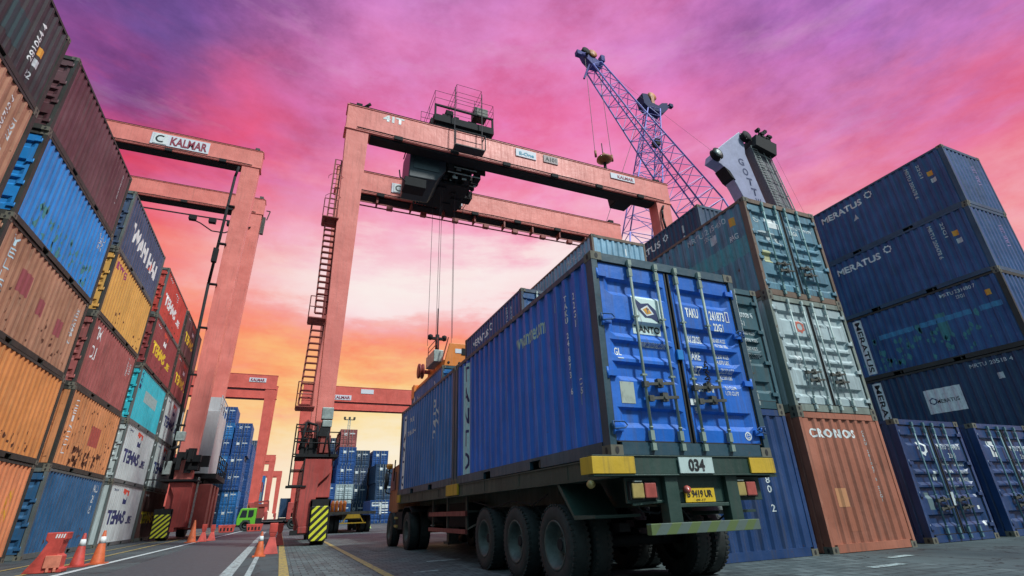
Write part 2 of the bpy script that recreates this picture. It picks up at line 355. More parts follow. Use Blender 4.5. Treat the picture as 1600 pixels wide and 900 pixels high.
# ---------------------------------------------------------------- shipping containers
W, H, L = 2.438, 2.591, 6.058
hw, hl = W/2, L/2
SP, SD = .2785, .034       # side corrugation
EP, ED = .25, .034         # end corrugation
RIBS = [.44, 1.0, 1.28, 1.56, 2.13]
def trap(u, p, dep):
    t = abs(((u/p+.5) % 1)-.5)*2
    return 0 if t <= .3 else -dep if t >= .7 else -dep*(t-.3)/.4
def brk(p, lo, hi):
    r = []
    k = int(lo/p)-2
    while k*p < hi+p:
        r += [(k+f)*p for f in (.15, .35, .65, .85)]; k += 1
    return [v for v in r if lo+1e-4 < v < hi-1e-4]
def lin(v, pts):
    if v <= pts[0][0]: return pts[0][1]
    for (a, x), (b, y) in zip(pts, pts[1:]):
        if v <= b: return x+(y-x)*(v-a)/(b-a)
    return pts[-1][1]
def rib_v(v):
    r = 0
    for c in RIBS: r = max(r, lin(v, [(c-.125, 0), (c-.060, 1), (c+.085, 1), (c+.115, 0)]))
    return r
def rib_u(u):
    a = abs(u); return lin(a, [(.08, 0), (.17, 1), (.95, 1), (1.05, 0)])
def depth(face, u, v):
    if face in 'LR': return -.010+(trap(u, SP, SD) if abs(u) < hl-.14 and .17 < v < H-.10 else 0)
    if face == 'N': return -.012+(trap(u, EP, ED) if abs(u) < hw-.16 and .18 < v < H-.14 else 0)
    if face == 'D': return -.030-.052*rib_v(v)*rib_u(u)
    return 0
def fpos(face, u, v, d):
    if face == 'L': return (-hw-d, -u, v)
    if face == 'R': return (hw+d, u, v)
    return (u, -hl-d, v)
def corr_panel(face, u0, u1, v0, v1, p):
    m = MB(); us = [u0]+brk(p, u0, u1)+[u1]
    lo, hi = [], []
    for u in us:
        dd = depth(face, min(max(u, u0+1e-3), u1-1e-3), .5)
        lo.append(m.bm.verts.new(fpos(face, u, v0, dd))); hi.append(m.bm.verts.new(fpos(face, u, v1, dd)))
    for i in range(len(us)-1): m._f([lo[i], lo[i+1], hi[i+1], hi[i]])
    # thickness: a closing back sheet
    a = [m.bm.verts.new(fpos(face, u, v, -.07)) for u, v in ((u0, v0), (u1, v0), (u1, v1), (u0, v1))]
    m._f(a); return m
PROTO = {}
dummy = STEEL
def casting(m, cx, cy, cz):
    """corner block with recessed slots"""
    sx, sy = (1 if cx > 0 else -1), (1 if cy > 0 else -1)
    x0, x1 = sorted((cx+sx*.004, cx-sx*.162)); y0, y1 = sorted((cy+sy*.004, cy-sy*.178)); z0, z1 = cz, cz+.118
    m.mi = 1; m.box(x0, x1, y0, y1, z0, z1)
    m.mi = 2   # dark slot recesses, as shallow dark plates in a raised lip
    xc, yc, zc = (x0+x1)/2, (y0+y1)/2, (z0+z1)/2
    fy = cy+sy*.0045; fx = cx+sx*.0045
    def slot(pts):
        v = [m.bm.verts.new(p) for p in pts]; m._f(v)
    k = 10
    slot([(xc+.026*math.cos(2*math.pi*i/k), fy+sy*.003, zc+.040*math.sin(2*math.pi*i/k)) for i in range(k)])
    slot([(fx+sx*.003, yc+.026*math.cos(2*math.pi*i/k), zc+.040*math.sin(2*math.pi*i/k)) for i in range(k)])
    m.mi = 0
def proto():
    m = MB()
    for sx in (-1, 1):
        for sy in (-1, 1):
            x0, x1 = sorted((sx*hw, sx*(hw-.085))); y0, y1 = sorted((sy*hl, sy*(hl-.15)))
            m.box(x0, x1, y0, y1, .118, H-.118)
            for cz in (0, H-.118): casting(m, sx*hw, sy*hl, cz)
        x0, x1 = sorted((sx*(hw-.004), sx*(hw-.06)))
        m.box(x0, x1, -hl+.178, hl-.178, H-.085, H-.012)                       # top rail
        for y0, y1 in ((-hl+.178, -1.20), (-.84, .84), (1.20, hl-.178)): m.box(x0, x1, y0, y1, .012, .165)
        for y0, y1 in ((-1.20, -.84), (.84, 1.20)): m.box(x0, x1, y0, y1, .125, .165)
    for sy in (-1, 1):
        y0, y1 = sorted((sy*(hl-.004), sy*(hl-.10)))
        m.box(-hw+.162, hw-.162, y0, y1, H-.125, H-.008); m.box(-hw+.162, hw-.162, y0, y1, .010, .150)
    PROTO['frame'] = m.mesh('frame', [dummy, CAST, SEAL])
    m = MB(); n = 24
    rows = []
    for i in range(n+1):
        y = -hl+.1+i*(L-.2)/n; z = H-.012-(.02 if i % 2 else 0)
        rows.append((m.bm.verts.new((-hw+.05, y, z)), m.bm.verts.new((hw-.05, y, z))))
    for a, b in zip(rows, rows[1:]): m._f([a[0], a[1], b[1], b[0]])
    PROTO['roof'] = m.mesh('roof', dummy)
    m = MB(); m.box(-hw+.05, hw-.05, -hl+.1, hl-.1, .135, .155)
    for i in range(17): y = -hl+.3+i*.335; m.box(-hw+.06, hw-.06, y-.025, y+.025, .03, .134)
    PROTO['floor'] = m.mesh('floor', DSTEEL)
    PROTO['side_L'] = corr_panel('L', -hl+.13, hl-.13, .16, H-.08, SP).mesh('side_panel', dummy)
    PROTO['side_R'] = corr_panel('R', -hl+.13, hl-.13, .16, H-.08, SP).mesh('side_panel', dummy)
    PROTO['end'] = corr_panel('N', -hw+.08, hw-.08, .145, H-.12, EP).mesh('end_panel', dummy)
    for s, nm in ((-1, 'door_a'), (1, 'door_b')):
        m = MB(); us = [.03, .08, .17, .95, 1.05, 1.125]; us = [s*u for u in us]
        vs_ = [.165]
        for c in RIBS: vs_ += [c-.125, c-.060, c+.085, c+.115]
        vs_ += [H-.14]
        gr = [[m.bm.verts.new((u, -hl-depth('D', u, v), v)) for u in us] for v in vs_]
        for a, b in zip(gr, gr[1:]):
            for i in range(len(us)-1): m._f([a[i], a[i+1], b[i+1], b[i]])
        x0, x1 = sorted((us[0], us[-1])); m.box(x0, x1, -hl+.100, -hl+.110, .165, H-.14)
        m.mi = 1
        for x in (us[0], us[-1]): m.box(x-.012, x+.012, -hl+.022, -hl+.06, .16, H-.135)
        m.box(x0, x1, -hl+.022, -hl+.06, .152, .168); m.box(x0, x1, -hl+.022, -hl+.06, H-.142, H-.128)
        PROTO[nm] = m.mesh('door', [dummy, SEAL])
    m = MB(); yb = -hl-.018
    m.tube((0, yb, .10), (0, yb, H-.06), .019, 10)
    for z in (.10, H-.10): m.box(-.027, .027, yb-.024, yb+.035, z-.04, z+.04)
    for z in (.23, H-.25): m.box(-.032, .022, yb-.022, yb+.03, z-.055, z+.055); m.tube((0, yb, z+.08), (0, yb, z+.10), .026, 8)
    for z in (.95, 1.72): m.box(-.036, .036, yb-.02, yb+.03, z-.012, z+.012)
    PROTO['rod'] = m.mesh('lock_rod', [STEEL])
    m = MB()
    m.beam((0, yb-.03, 0), (.40, yb-.035, .03), .022, .035); m.box(.16, .24, yb-.045, yb+.02, -.03, .075); m.tube((.2, yb-.06, .02), (.2, yb+.02, .02), .03, 8); m.box(-.04, .03, yb-.04, yb+.02, -.035, .035)
    PROTO['handle'] = m.mesh('handle', [DSTEEL])
    for sx, nm in ((1, 'hinge_b'), (-1, 'hinge_a')):
        m = MB(); m.tube((sx*1.15, -hl+.004, -.07), (sx*1.15, -hl+.004, .07), .017, 8); x0, x1 = sorted((sx*1.02, sx*1.15)); m.box(x0, x1, -hl-.012, -hl+.03, -.035, .035)
        PROTO[nm] = m.mesh('hinge', [dummy])
    # light version for far stacks
    m = MB(); m.box(-hw+.02, hw-.02, -hl+.03, hl-.02, .05, H-.03)
    for sx in (-1, 1):
        for k in range(20):
            y = -hl+.32+k*.2785*1.02
            x0, x1 = sorted((sx*(hw-.019), sx*(hw+.004))); m.box(x0, x1, y-.06, y+.06, .16, H-.1)
        for sy in (-1, 1):
            x0, x1 = sorted((sx*(hw+.006), sx*(hw-.10))); y0, y1 = sorted((sy*(hl+.004), sy*(hl-.14))); m.box(x0, x1, y0, y1, 0, H)
    for sy in (-1, 1):
        y0, y1 = sorted((sy*(hl+.002), sy*(hl-.08))); m.box(-hw+.1, hw-.1, y0, y1, .01, .15); m.box(-hw+.1, hw-.1, y0, y1, H-.12, H-.01)
    PROTO['body'] = m.mesh('body', dummy)
proto()
CONT = []
def container(x0, y0, z0, mat, label, near='D', det=2, group='shipping containers stacked in the yard', rz=0, frame_mat=None, name='shipping_container', cat='container', rodmat=None):
    t = empty(name, (x0+hw, y0+hl, z0) if not rz else (x0, y0, z0), label, cat, group, rz); CONT.append(t)
    if det == 1:
        b = inst('body', PROTO['body'], t, mat)
    else:
        inst('frame', PROTO['frame'], t, frame_mat or mat); inst('roof', PROTO['roof'], t, mat); inst('floor', PROTO['floor'], t)
        inst('side_panel', PROTO['side_L'], t, mat); inst('side_panel', PROTO['side_R'], t, mat)
        if near == 'D': inst('end_panel', PROTO['end'], t, mat, rz=math.pi)
        else: inst('end_panel', PROTO['end'], t, mat)
    if det == 2:
        rz2 = 0 if near == 'D' else math.pi
        for s, nm, hn, rods in ((-1, 'door_a', 'hinge_a', (-.64, -.21)), (1, 'door_b', 'hinge_b', (.13, .56))):
            dr = inst('door', PROTO[nm], t, mat, rz=rz2)
            for hz in (.30, .95, 1.62, 2.27): inst('hinge', PROTO[hn], dr, mat, loc=(0, 0, hz))
            for r in rods: inst('lock_rod', PROTO['rod'], dr, rodmat, loc=(r, 0, 0))
            if near == 'D':
                inst('handle', PROTO['handle'], dr, loc=(rods[0], 0, .83)); inst('handle', PROTO['handle'], dr, loc=(rods[0]+.05, 0, .66))
    elif det == 1:
        for s, nm in ((-1, 'door_a'), (1, 'door_b')):
            dr = inst('door', PROTO[nm], t, mat, loc=(0, -.035, 0))
            for r in ((-.64, -.21) if s < 0 else (.13, .56)): inst('lock_rod', PROTO['rod'], dr, loc=(r, 0, 0))
    return t
FCACHE = {}
def glyphs(text, bold=.012, space=1.0, lsp=1.0):
    k = (text, bold, space, lsp)
    if k not in FCACHE:
        c = bpy.data.curves.new('t', 'FONT'); c.body = text; c.size = 1; c.offset = bold; c.space_character = space; c.space_line = lsp; c.align_x = 'CENTER'; c.resolution_u = 3
        o = bpy.data.objects.new('t', c); COL.objects.link(o)
        dg = bpy.context.evaluated_depsgraph_get(); me = bpy.data.meshes.new_from_object(o.evaluated_get(dg))
        bpy.data.objects.remove(o); bpy.data.curves.remove(c); FCACHE[k] = me
    return FCACHE[k]
def fitted(text, u0, u1, v0, v1, rot=0, bold=.012, space=1.0, lsp=1.0):
    """text mesh as bmesh in (u, v) filling the given box; rot in quarter turns"""
    bm = bmesh.new(); bm.from_mesh(glyphs(text, bold, space, lsp))
    for _ in range(rot):
        for v in bm.verts: v.co = Vector((-v.co.y, v.co.x, 0))
    xs = [v.co.x for v in bm.verts]; ys = [v.co.y for v in bm.verts]
    a, b, c, e = min(xs), max(xs), min(ys), max(ys)
    for v in bm.verts: v.co = Vector((u0+(v.co.x-a)/(b-a)*(u1-u0), v0+(v.co.y-c)/(e-c)*(v1-v0), 0))
    return bm
def drape(bm, face, parent, mat, off=.004, name='marking', label=None):
    """lay a flat (u, v) shape on a container face, following its corrugation"""
    us = [v.co.x for v in bm.verts]; vs_ = [v.co.y for v in bm.verts]
    if face in 'LR': cuts = [(1, b) for b in brk(SP, min(us), max(us))]
    elif face == 'N': cuts = [(1, b) for b in brk(EP, min(us), max(us))]
    elif face == 'D': cuts = [(0, c+o) for c in RIBS for o in (-.125, -.060, .085, .115) if min(vs_) < c+o < max(vs_)]+[(1, s*u) for s in (-1, 1) for u in (.08, .17, .95, 1.05)]
    else: cuts = []
    for isu, c in cuts:
        bmesh.ops.bisect_plane(bm, geom=bm.verts[:]+bm.edges[:]+bm.faces[:], plane_co=(c, 0, 0) if isu else (0, c, 0), plane_no=(1, 0, 0) if isu else (0, 1, 0))
    for v in bm.verts: v.co = Vector(fpos(face, v.co.x, v.co.y, depth(face, v.co.x, v.co.y)+off))
    me = bpy.data.meshes.new(name); bm.to_mesh(me); bm.free(); me.materials.append(mat)
    o = bpy.data.objects.new(name, me); COL.objects.link(o); o.parent = parent
    if label: o['label'] = label
    return o
def T(c, text, face, u0, u1, v0, v1, mat=None, rot=0, bold=.012, off=.004, **kw):
    return drape(fitted(text, u0, u1, v0, v1, rot, bold, **kw), face, c, mat or WHITE, off)
def poly(pts):
    bm = bmesh.new(); bm.faces.new([bm.verts.new((*p, 0)) for p in pts]); return bm
def P(c, face, u0, u1, v0, v1, mat, off=.003, name='painted_panel', pts=None):
    return drape(poly(pts or [(u0, v0), (u1, v0), (u1, v1), (u0, v1)]), face, c, mat, off, name)
def ring(u, v, r, w=.35, n=18, star=False):
    bm = bmesh.new(); o_, i_ = [], []
    for k in range(n):
        a = 2*math.pi*k/n; rr = r*(1 if (not star or k % 2) else .78)
        o_.append(bm.verts.new((u+rr*math.cos(a), v+rr*math.sin(a), 0))); i_.append(bm.verts.new((u+r*(1-w)*math.cos(a), v+r*(1-w)*math.sin(a), 0)))
    for k in range(n): bm.faces.new([o_[k], o_[(k+1) % n], i_[(k+1) % n], i_[k]])
    return bm
def streaks(c, face, mat, n, seed, vr=(.3, 2.3), ur=2.7, s=.1):
    """ragged patches of bare rust"""
    rnd = random.Random(seed); bm = bmesh.new()
    for _ in range(n):
        u, v = rnd.uniform(-ur, ur), rnd.uniform(*vr); r = rnd.uniform(.3, 1)*s; k = rnd.randint(6, 9)
        bm.faces.new([bm.verts.new((u+r*rnd.uniform(.35, 1)*math.cos(2*math.pi*i/k), v+r*rnd.uniform(.5, 1.8)*math.sin(2*math.pi*i/k), 0)) for i in range(k)])
    return drape(bm, face, c, mat, .002, 'rust_patch')
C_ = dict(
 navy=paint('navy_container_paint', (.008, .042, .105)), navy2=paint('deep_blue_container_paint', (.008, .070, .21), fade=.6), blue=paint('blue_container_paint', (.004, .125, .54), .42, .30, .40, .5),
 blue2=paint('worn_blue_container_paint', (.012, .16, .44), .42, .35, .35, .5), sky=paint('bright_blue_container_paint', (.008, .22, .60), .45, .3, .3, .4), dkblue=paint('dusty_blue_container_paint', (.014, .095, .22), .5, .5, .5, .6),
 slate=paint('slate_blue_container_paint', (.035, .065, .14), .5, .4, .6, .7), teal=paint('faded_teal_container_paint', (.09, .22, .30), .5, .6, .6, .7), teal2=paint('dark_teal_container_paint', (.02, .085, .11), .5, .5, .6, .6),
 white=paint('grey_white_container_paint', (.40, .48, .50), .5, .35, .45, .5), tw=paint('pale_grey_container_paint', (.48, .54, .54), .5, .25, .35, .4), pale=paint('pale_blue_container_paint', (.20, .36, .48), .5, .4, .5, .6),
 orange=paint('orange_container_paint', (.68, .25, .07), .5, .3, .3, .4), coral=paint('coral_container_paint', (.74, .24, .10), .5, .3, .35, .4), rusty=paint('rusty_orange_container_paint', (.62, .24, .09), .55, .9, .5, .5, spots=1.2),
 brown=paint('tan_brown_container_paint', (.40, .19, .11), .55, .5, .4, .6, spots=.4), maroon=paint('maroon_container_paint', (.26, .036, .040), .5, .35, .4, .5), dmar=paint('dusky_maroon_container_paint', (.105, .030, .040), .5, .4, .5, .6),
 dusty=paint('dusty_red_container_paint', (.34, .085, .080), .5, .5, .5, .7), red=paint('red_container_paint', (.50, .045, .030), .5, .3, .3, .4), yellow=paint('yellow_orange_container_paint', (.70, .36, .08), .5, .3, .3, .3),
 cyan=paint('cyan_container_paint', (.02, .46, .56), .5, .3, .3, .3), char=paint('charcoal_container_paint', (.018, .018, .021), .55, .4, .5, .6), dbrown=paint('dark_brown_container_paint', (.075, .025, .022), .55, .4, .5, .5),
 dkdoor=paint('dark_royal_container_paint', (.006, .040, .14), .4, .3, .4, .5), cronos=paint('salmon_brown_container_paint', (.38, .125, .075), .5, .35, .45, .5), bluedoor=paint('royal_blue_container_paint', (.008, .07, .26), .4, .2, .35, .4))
FR_DK = paint('shadow_dark_frame_paint', (.026, .026, .022), .6, .8, .6, .5); FR_RU = paint('rust_brown_frame_paint', (.16, .10, .07), .65, 1.2, .6, .5, spots=1); FR_GR = paint('grimy_grey_frame_paint', (.10, .12, .12), .6, .8, .6, .5); FR_BL = paint('weathered_blue_frame_paint', (.02, .07, .13), .5, .8, .5, .5)  # FR_DK: weathered rails, with the shadow between tiers painted into the colour

# ---- left wall: five columns, side faces look towards +x
XW = -6.889-W
GW = 'containers of the left wall of stacks'
ordn = ['bottom', 'second', 'third', 'fourth', 'top']
COLY = [7.51, 14.17, 21.09, 28.37, 34.80]
colname = ['nearest column', 'second column', 'third column', 'fourth column', 'farthest column']
spec = [[('brown', 'brown'), ('orange', 'orange'), ('dusty', 'dusty red'), ('brown', 'tan brown'), ('char', 'charcoal')],
        [('coral', 'coral orange'), ('orange', 'plain orange'), ('brown', 'tan brown'), ('sky', 'bright blue'), ('dmar', 'dusky maroon')],
        [('dkblue', 'dusty blue'), ('rusty', 'rusty orange'), ('dusty', 'dusty red'), ('yellow', 'yellow orange'), ('slate', 'slate blue')],
        [('tw', 'pale grey'), ('tw', 'pale grey'), ('cyan', 'cyan'), ('maroon', 'maroon'), ('red', 'red')],
        [('dbrown', 'dark brown'), ('tw', 'grey'), ('tw', 'pale grey'), ('maroon', 'maroon'), ('dmar', 'dusky maroon')]]
extra = {(2, 4): ' with white lettering', (1, 2): ' with purple patches', (2, 1): ' covered in rust spots', (3, 4): ' with white lettering', (3, 3): ' with yellow lettering', (3, 2): ' with a grey rectangle patch'}
WALL = {}
for ci in range(5):
    for ti in range(5):
        key, nm = spec[ci][ti]
        lab = '%s container%s, %s tier, %s of the left wall' % (nm, extra.get((ci, ti), ''), ordn[ti], colname[ci])
        near = 'D' if (ci, ti) not in ((2, 1), (3, 0)) else 'N'
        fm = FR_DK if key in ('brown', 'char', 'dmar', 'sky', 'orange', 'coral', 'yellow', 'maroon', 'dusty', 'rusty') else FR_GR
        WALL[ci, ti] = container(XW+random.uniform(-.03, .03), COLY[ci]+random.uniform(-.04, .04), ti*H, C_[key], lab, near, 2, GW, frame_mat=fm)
        WALL[ci, ti].location.z = ti*H
w = WALL
T(w[2, 4], 'WAN HAI', 'R', -2.1, 2.2, .95, 1.7, WHITE, bold=.04); P(w[2, 4], 'R', 1.0, 1.5, 1.0, 1.6, REDM, name='emblem', pts=[(1.0, 1.0), (1.5, 1.0), (1.25, 1.6)])
T(w[2, 3], 'BWG', 'R', -2.6, -1.35, 2.0, 2.3, marking('plum_marking', (.35, .05, .16)), bold=.03)
T(w[2, 2], 'TEX\nOLI', 'R', -2.5, -1.9, 1.15, 2.3, WHITE, lsp=1.1); T(w[2, 2], '402156 1\n22G1', 'R', 1.9, 2.5, 1.5, 2.3, DIMW, rot=1)
T(w[2, 1], 'C\nE\nI\nN\nC\nO\nL', 'R', -2.5, -2.1, .5, 2.25, WHITE, lsp=.9); streaks(w[2, 1], 'R', RUSTP, 70, 3, (.25, 2.2), 2.7, .06); streaks(w[2, 1], 'R', RUSTP, 60, 4, (.22, .75), 1.6, .13); P(w[2, 1], 'R', -.2, .9, 1.0, 1.7, marking('pink_patch', (.40, .08, .06), .4), .0015)
T(w[2, 0], 'CAXU\n2281\n455', 'R', 1.9, 2.5, 1.3, 2.35, DIMW)
T(w[1, 2], 'Y\nE\nL\nL\nO\nC', 'R', -2.55, -2.1, .55, 2.35, marking('pale_blue_marking', (.55, .78, .85)), lsp=.9)
for a, b, c, e in ((-1.55, -.9, 1.25, 1.85), (-.25, .2, 1.1, 1.55), (1.2, 1.65, .95, 1.45)): P(w[1, 2], 'R', a, b, c, e, PINKP, .002)
streaks(w[1, 2], 'R', RUSTP, 40, 9, (.2, 1.2), 2.6, .06); T(w[1, 2], '301944 2\n22G1', 'R', 2.2, 2.5, 1.0, 2.2, DIMW, rot=3)
T(w[1, 3], 'CLHU\n2280\n22G1', 'R', 1.9, 2.5, 1.75, 2.25, DIMW); streaks(w[1, 3], 'R', TEALP, 60, 14, (.25, 1.0), 2.2, .12)
T(w[1, 4], '558206 1', 'R', 2.2, 2.35, 1.0, 2.2, DIMW, rot=3); T(w[1, 0], '7\n22', 'R', 1.9, 2.2, 1.0, 1.9, ORM, rot=1)
T(w[0, 4], '281064 4', 'R', 1.85, 2.0, .7, 1.9, WHITE, rot=1); P(w[0, 4], 'R', 2.1, 2.28, 1.1, 1.35, ORM); P(w[0, 4], 'R', 2.1, 2.28, .75, .98, DIMW); T(w[0, 4], '22', 'R', 2.0, 2.2, .35, .55, DIMW); P(w[0, 4], 'R', .7, 1.5, .5, 1.4, marking('dark_teal_patch', (.015, .05, .055), .5), .002)
T(w[0, 3], '506712 6', 'R', 1.9, 2.1, 1.2, 2.25, WHITE, rot=1); T(w[0, 3], '22G1', 'R', 2.3, 2.45, 1.3, 1.9, DIMW, rot=1); P(w[0, 3], 'R', 2.2, 2.4, .75, 1.05, DIMW)
def temas(c, col, emb=True, line=True):
    T(c, 'TEMAS', 'R', -2.35, .55, .88, 1.48, col, bold=.04)
    if line: T(c, 'LINE', 'R', .9, 1.9, .90, 1.25, col, bold=.03)
    if emb:
        P(c, 'R', -.75, .25, 2.05, 2.35, REDM, name='emblem', pts=[(-.75, 2.3), (-.45, 2.1), (-.1, 2.3), (.25, 2.1), (.25, 2.35), (-.75, 2.42)])
        P(c, 'R', -.5, .2, 1.75, 2.05, NAVYM if col is NAVYM else WHITE, name='emblem', pts=[(-.5, 1.75), (-.5, 2.05), (-.15, 1.9), (.2, 2.07), (.2, 1.75)])
    T(c, 'TEMU', 'R', -2.5, -1.7, 2.25, 2.35, col if col is NAVYM else DIMW)
temas(w[3, 0], NAVYM); temas(w[3, 1], NAVYM); temas(w[3, 3], YEL); temas(w[3, 4], WHITE, False); T(w[3, 4], 'TE', 'R', -.4, .3, 1.9, 2.2, DIMW)
temas(w[4, 2], NAVYM); temas(w[4, 1], NAVYM); temas(w[4, 3], YEL); temas(w[4, 4], YEL); temas(w[4, 0], YEL, False)
P(w[3, 2], 'R', -1.3, 1.4, 1.2, 1.75, CYM); T(w[3, 2], 'C\nG\nM', 'R', -2.6, -2.3, 1.6, 2.4, NAVYM, lsp=.9)
for k in (1, 3): T(w[2, k], '225 81', 'N' if k == 1 else 'D', -.2, .9, 1.9, 2.2, DIMW)

# ---- right-hand block
GR = 'containers of the right-hand block'
def meratus(c, cm=WHITE, face='L', dirt=True):
    T(c, 'MERATUS', face, -2.05, -.2, 1.93, 2.22, cm, bold=.03); drape(ring(.12, 2.2, .17, .42, 16, True), face, c, cm, .004, 'emblem')
    T(c, 'MRTU 200478 6', face, 1.62, 1.75, 1.0, 2.35, DIMW, rot=3); T(c, '22G1', face, 2.02, 2.12, 1.7, 2.3, DIMW, rot=3)
    P(c, face, 2.27, 2.45, 1.62, 1.82, ORM, name='sticker'); P(c, face, 2.3, 2.48, 1.32, 1.5, DIMW, name='sticker')
def door_text(c, code='MRTU 215450 7', emb=None):
    T(c, code, 'D', .12, 1.0, 1.93, 2.06, DIMW); T(c, '22G1', 'D', .45, .72, 1.74, 1.85, DIMW)
    for k, (a, b) in enumerate((('MAX.GROSS', '30480 KGS'), ('TARE', '2200 KGS'), ('NET', '28280 KGS'), ('CU.CAP', '33.1 CU.M'))):
        T(c, a, 'D', .12, .42, 1.58-.17*k, 1.64-.17*k, DIMW); T(c, b, 'D', .62, .98, 1.56-.17*k, 1.64-.17*k, DIMW)
XA, XB, YR = 6.59, 9.41, 7.29
a1 = container(XA, YR, 0, C_['dkdoor'], 'deep blue container on the ground between the truck and the salmon brown one', 'N', 2, GR)
T(a1, '\n'.join('241780 2'), 'N', .36, .45, .75, 2.0, WHITE, lsp=.95)
a2 = container(XA, YR, H, C_['teal2'], 'dark teal container with doors, half hidden behind the loaded truck trailer', 'D', 2, GR, frame_mat=C_['teal2'])
door_text(a2, 'MRTU 200008 4')
b1 = container(XB, YR, 0, C_['cronos'], 'salmon brown container on the ground with ribbed end and curly white name', 'N', 2, GR)
T(b1, 'CRONOS', 'N', -1.02, .38, 2.08, 2.26, WHITE, bold=.03); T(b1, '\n'.join('CRXU 281067 5 22G1'), 'N', .61, .68, .85, 2.25, DIMW, lsp=.95); P(b1, 'N', -.72, -.36, .78, 1.12, marking('tan_patch', (.55, .25, .12), .2)); P(b1, 'N', -.56, -.22, .35, .77, marking('brown_patch', (.36, .12, .07), .3), .002)
b2 = container(XB, YR, H, C_['white'], 'grey white container with doors and a faded red ring, above the salmon brown one', 'D', 2, GR, frame_mat=paint('weathered_grey_frame_paint', (.20, .23, .20), .6, 1.2, .7, .5, spots=.6), rodmat=paint('pale_rod_paint', (.42, .50, .48), .5, .5, .3, .2))
drape(ring(-.42, 1.90, .16, .5, 14, True), 'D', b2, marking('faded_red_marking', (.55, .13, .09)), .004, 'emblem'); P(b2, 'D', -.78, -.62, 1.02, 1.22, WHITE, name='sticker'); T(b2, 'MRTU', 'D', .2, .6, 1.95, 2.05, marking('ghost_marking', (.30, .36, .38)))
b3 = container(XB, YR, 2*H, C_['teal'], 'faded teal container with doors, top of the stack above the grey white one', 'D', 2, GR, frame_mat=FR_RU, rodmat=paint('teal_rod_paint', (.20, .34, .34), .5, .6, .4, .2))
drape(ring(-.93, 2.02, .09, .3, 18), 'D', b3, DIMW, .004, 'emblem'); P(b3, 'D', -.58, -.2, 1.86, 2.14, WHITE, name='sticker'); T(b3, 'MRTU 215450 7', 'D', .14, .98, 1.95, 2.08, DIMW); T(b3, 'RAGA', 'D', .14, .42, 1.78, 1.90, WHITE)
P(b3, 'D', -.98, -.72, .86, 1.2, marking('cream_sticker', (.45, .45, .25), .5), name='sticker'); P(b3, 'D', -1.0, -.25, 1.35, 1.7, DIMW, pts=[(-1.02, 1.68), (-.7, 1.62), (-.62, 1.5), (-.42, 1.62), (-.25, 1.3), (-.3, 1.6), (-.45, 1.7), (-.8, 1.73)])
T(b3, 'MRTU 215450', 'L', .95, 2.35, 2.22, 2.38, DIMW); T(b3, '22G1', 'L', 1.55, 1.85, 2.04, 2.16, DIMW); P(b3, 'L', 2.45, 2.62, 2.02, 2.25, ORM, name='sticker'); P(b3, 'L', 1.75, 1.98, 1.85, 2.08, DIMW, name='sticker'); T(b3, 'RAG', 'L', 2.35, 2.62, 1.65, 1.80, WHITE)
P(b3, 'L', .2, 2.85, 1.15, 1.62, marking('pale_teal_band', (.10, .32, .36), .6), .002)
YB = 13.96
a_lo = [container(XA-.1, YB+.15, k*H, C_[('dkblue', 'slate')[k]], ('dusty', 'slate')[k]+' blue container hidden behind the truck load, %s tier of the rear row' % ordn[k], 'D', 0, GR) for k in range(2)]
a3 = container(XA-.1, YB+.15, 2*H, C_['navy2'], 'navy container with white name rising behind the trailer load, left of the ribbed pale one', 'D', 2, GR, frame_mat=paint('rusty_navy_frame', (.05, .07, .11), .6, 1.4, .5, .5, spots=1))
meratus(a3)
b_lo = [container(XB, YB, k*H, C_[('maroon', 'dkblue', 'slate')[k]], ('maroon', 'dusty blue', 'slate blue')[k]+' container, %s tier of the rear row behind the teal one' % ordn[k], 'D', 0, GR) for k in range(3)]
b4 = container(XB, YB, 3*H, C_['pale'], 'pale blue container with ribbed end, highest above the trailer load', 'N', 2, GR, frame_mat=FR_RU)
T(b4, '6', 'N', -.5, -.36, 1.6, 1.85, WHITE); T(b4, '1', 'N', .25, .32, 1.9, 2.2, WHITE); T(b4, 'MRTU 281', 'L', 1.0, 2.4, 2.1, 2.3, DIMW)
XU = 15.06
c_lo = [container(XU, YB, k*H, C_[('navy2', 'bluedoor', 'navy', 'slate')[k]], ('navy blue', 'royal blue', 'dark navy', 'slate blue')[k]+' container under the navy one behind the teal container, %s tier' % ordn[k], 'D', 0, GR) for k in range(4)]
c5 = container(XU, YB, 4*H, C_['navy'], 'navy container peeking above the roof edge of the teal one, white ring mark', 'N', 2, GR, frame_mat=FR_BL)
T(c5, 'MERATUS', 'L', -2.3, .35, 1.85, 2.2, WHITE, bold=.03); drape(ring(.75, 2.1, .19, .42, 16, True), 'L', c5, WHITE, .004, 'emblem'); T(c5, '1\n1', 'L', 1.9, 2.0, 1.2, 2.1, DIMW)
# blue door containers at ground level
d1 = container(12.76, 7.5, 0, C_['dkdoor'], 'blue container on the ground right of the salmon brown one, doors facing the camera', 'D', 2, GR, rodmat=paint('blue_rod_paint', (.10, .20, .24), .5, .5, .3, .2))
d2 = container(15.85, 7.5, 0, C_['dkdoor'], 'rightmost blue container on the ground with white door sticker, cut by the frame', 'D', 2, GR, rodmat=MATS['blue_rod_paint'])
door_text(d1, 'MRTU 215440 0'); door_text(d2, 'MRTU 203915 1'); drape(ring(-.46, 1.95, .18, .5, 14, True), 'D', d1, WHITE, .004, 'emblem'); P(d1, 'D', -.35, -.22, 1.25, 1.45, DIMW, name='sticker'); P(d1, 'D', -.9, -.72, .65, 1.0, marking('dull_sticker', (.12, .18, .2), .3), name='sticker'); P(d1, 'D', .85, .93, .62, .7, WHITE, name='sticker'); P(d1, 'D', .88, .97, .28, .36, WHITE, name='sticker')
P(d1, 'D', -.02, .08, .72, 1.0, DIMW, name='sticker', off=.02)
